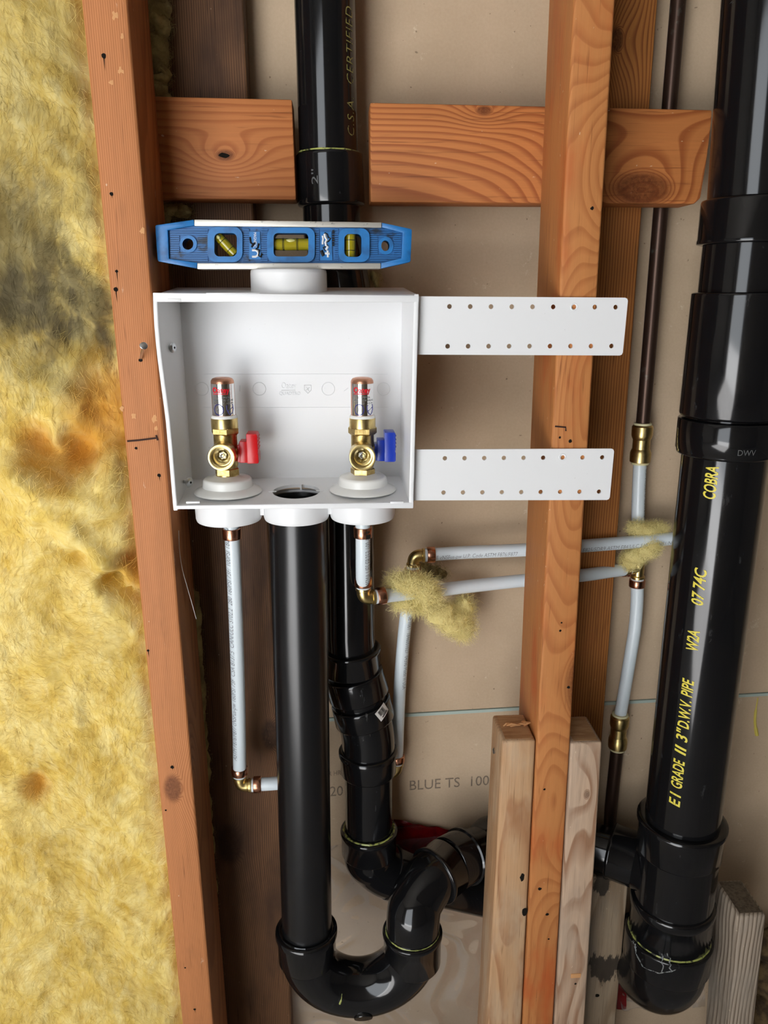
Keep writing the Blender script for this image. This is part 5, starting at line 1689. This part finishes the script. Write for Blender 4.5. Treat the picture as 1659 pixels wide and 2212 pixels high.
# wool squeezed out behind the left stud
bl = []
for k in range(17):
    py = 4 + 13 * k
    bl.append((A3(343 + 5 * math.sin(k * 1.7), py, 0.112), (0.0105 + 0.0015 * math.sin(k * 2.1), 0.012, 0.010)))
clump('insulation_strip', bl, MAT['ins_dirty'], 2400, 'greyish wool strip squeezed between left stud and dark stud, top', fl_=0.012)
clump('insulation_strip', [(A3(368, 452, 0.112), (0.010, 0.010, 0.008)), (A3(392, 456, 0.116), (0.012, 0.008, 0.008)), (A3(352, 470, 0.11), (0.010, 0.010, 0.010))], MAT['ins_dirty'], 500, 'small grey wool lump below the left wood block', fl_=0.014)
bl = []
for k in range(30):
    py = 1300 + 31 * k
    xx_ = 437 + (492 - 437) * (py - 1300) / 912.0
    bl.append((A3(xx_ - 17 + 2 * math.sin(k * 2.3), py, 0.108), (0.0075 + 0.001 * math.sin(k * 1.3), 0.010, 0.019)))
clump('insulation_strip', bl, MAT['ins_dirty'], 1800, 'thin ragged wool edge showing behind the lower left stud', fl_=0.008, res=2)
clump('insulation_strip', [(A3(1652, 2040, 0.12), (0.02, 0.02, 0.03)), (A3(1665, 2110, 0.12), (0.03, 0.02, 0.04)), (A3(1655, 2190, 0.12), (0.03, 0.02, 0.04)), (A3(1700, 2150, 0.12), (0.04, 0.02, 0.07))], worn('brown_wool', srgb(120, 98, 64), srgb(70, 54, 36), 60, 0.35, 0.65, 0.95, 0, 0.4), 900, 'brown dirty wool in the lower right corner', fl_=0.02)
# one long glass thread hanging below the box corner
th = [at(386, 1146, 0.02), at(388, 1190, 0.02), at(394, 1230, 0.02), at(405, 1270, 0.02), at(415, 1305, 0.02), at(424, 1337, 0.02)]
tag(obj('glass_thread', g_sweep(smooth_path(th, 5), 0.0003, 5), plain('glass_thread', (0.75, 0.75, 0.72, 1), 0.4)), 'single fine white thread hanging below the left box corner', 'thread')


# ------------------------------------------------------------------ film and bag at the foot of the wall
def sheet(name, corners, nu, nv_, amp, seed, mat, label, cat, Y0, freq=16, folds=()):
    """corners: TL, TR, BR, BL pixels on plane Y0"""
    TL_, TR_, BR_, BL_ = [at(*c_, Y0) for c_ in corners]
    us, vs_ = np.meshgrid(np.linspace(0, 1, nu), np.linspace(0, 1, nv_))
    us, vs_ = us.ravel(), vs_.ravel()
    P3 = ((1 - us) * (1 - vs_))[:, None] * np.array(TL_) + (us * (1 - vs_))[:, None] * np.array(TR_) + (us * vs_)[:, None] * np.array(BR_) + ((1 - us) * vs_)[:, None] * np.array(BL_)
    q = P3 * freq
    w_ = np.stack([fbm(q * 0.7 + 4, 2, seed), np.zeros(len(q)), fbm(q * 0.7 + 9, 2, seed + 4)], axis=1)
    rid = 1 - 2 * np.abs(fbm((q + w_ * 0.9) * np.array([1.4, 1, 0.7]), 3, seed + 9, 0.5))
    P3[:, 1] += -amp * rid
    e_ = np.minimum(np.minimum(us, 1 - us), np.minimum(vs_, 1 - vs_))
    P3[:, 1] = np.minimum(P3[:, 1], WY - 0.0015)
    I_ = np.arange(nu * nv_).reshape(nv_, nu)
    qd = np.stack([I_[:-1, :-1], I_[:-1, 1:], I_[1:, 1:], I_[1:, :-1]], axis=2).reshape(-1, 4)
    g1 = G()
    g1.add([tuple(v) for v in P3], [tuple(int(i) for i in f) for f in qd])
    return tag(obj(name, g1, mat, angle=180), label, cat)


sheet('plastic_sheet', [(640, 1830), (1075, 1800), (1110, 2300), (600, 2300)], 120, 130, 0.004, 3, MAT['film'], 'clear crumpled plastic film hanging behind the trap', 'plastic sheet', 0.156, 10)
sheet('red_bag', [(850, 1768), (1075, 1812), (1075, 1905), (860, 1880)], 50, 26, 0.004, 13, MAT['bag_red'], 'dark red plastic behind the two black elbows', 'plastic bag', 0.158, 22)
sheet('red_bag', [(1318, 2060), (1352, 2075), (1352, 2178), (1322, 2178)], 14, 26, 0.003, 23, MAT['bag_red'], 'small red plastic corner left of the stack foot', 'plastic bag', 0.150, 22)
sheet('plastic_sheet', [(1345, 2040), (1515, 2040), (1520, 2170), (1340, 2180)], 50, 40, 0.006, 33, MAT['film'], 'clear plastic film below the foot of the stack', 'plastic sheet', 0.150, 20)
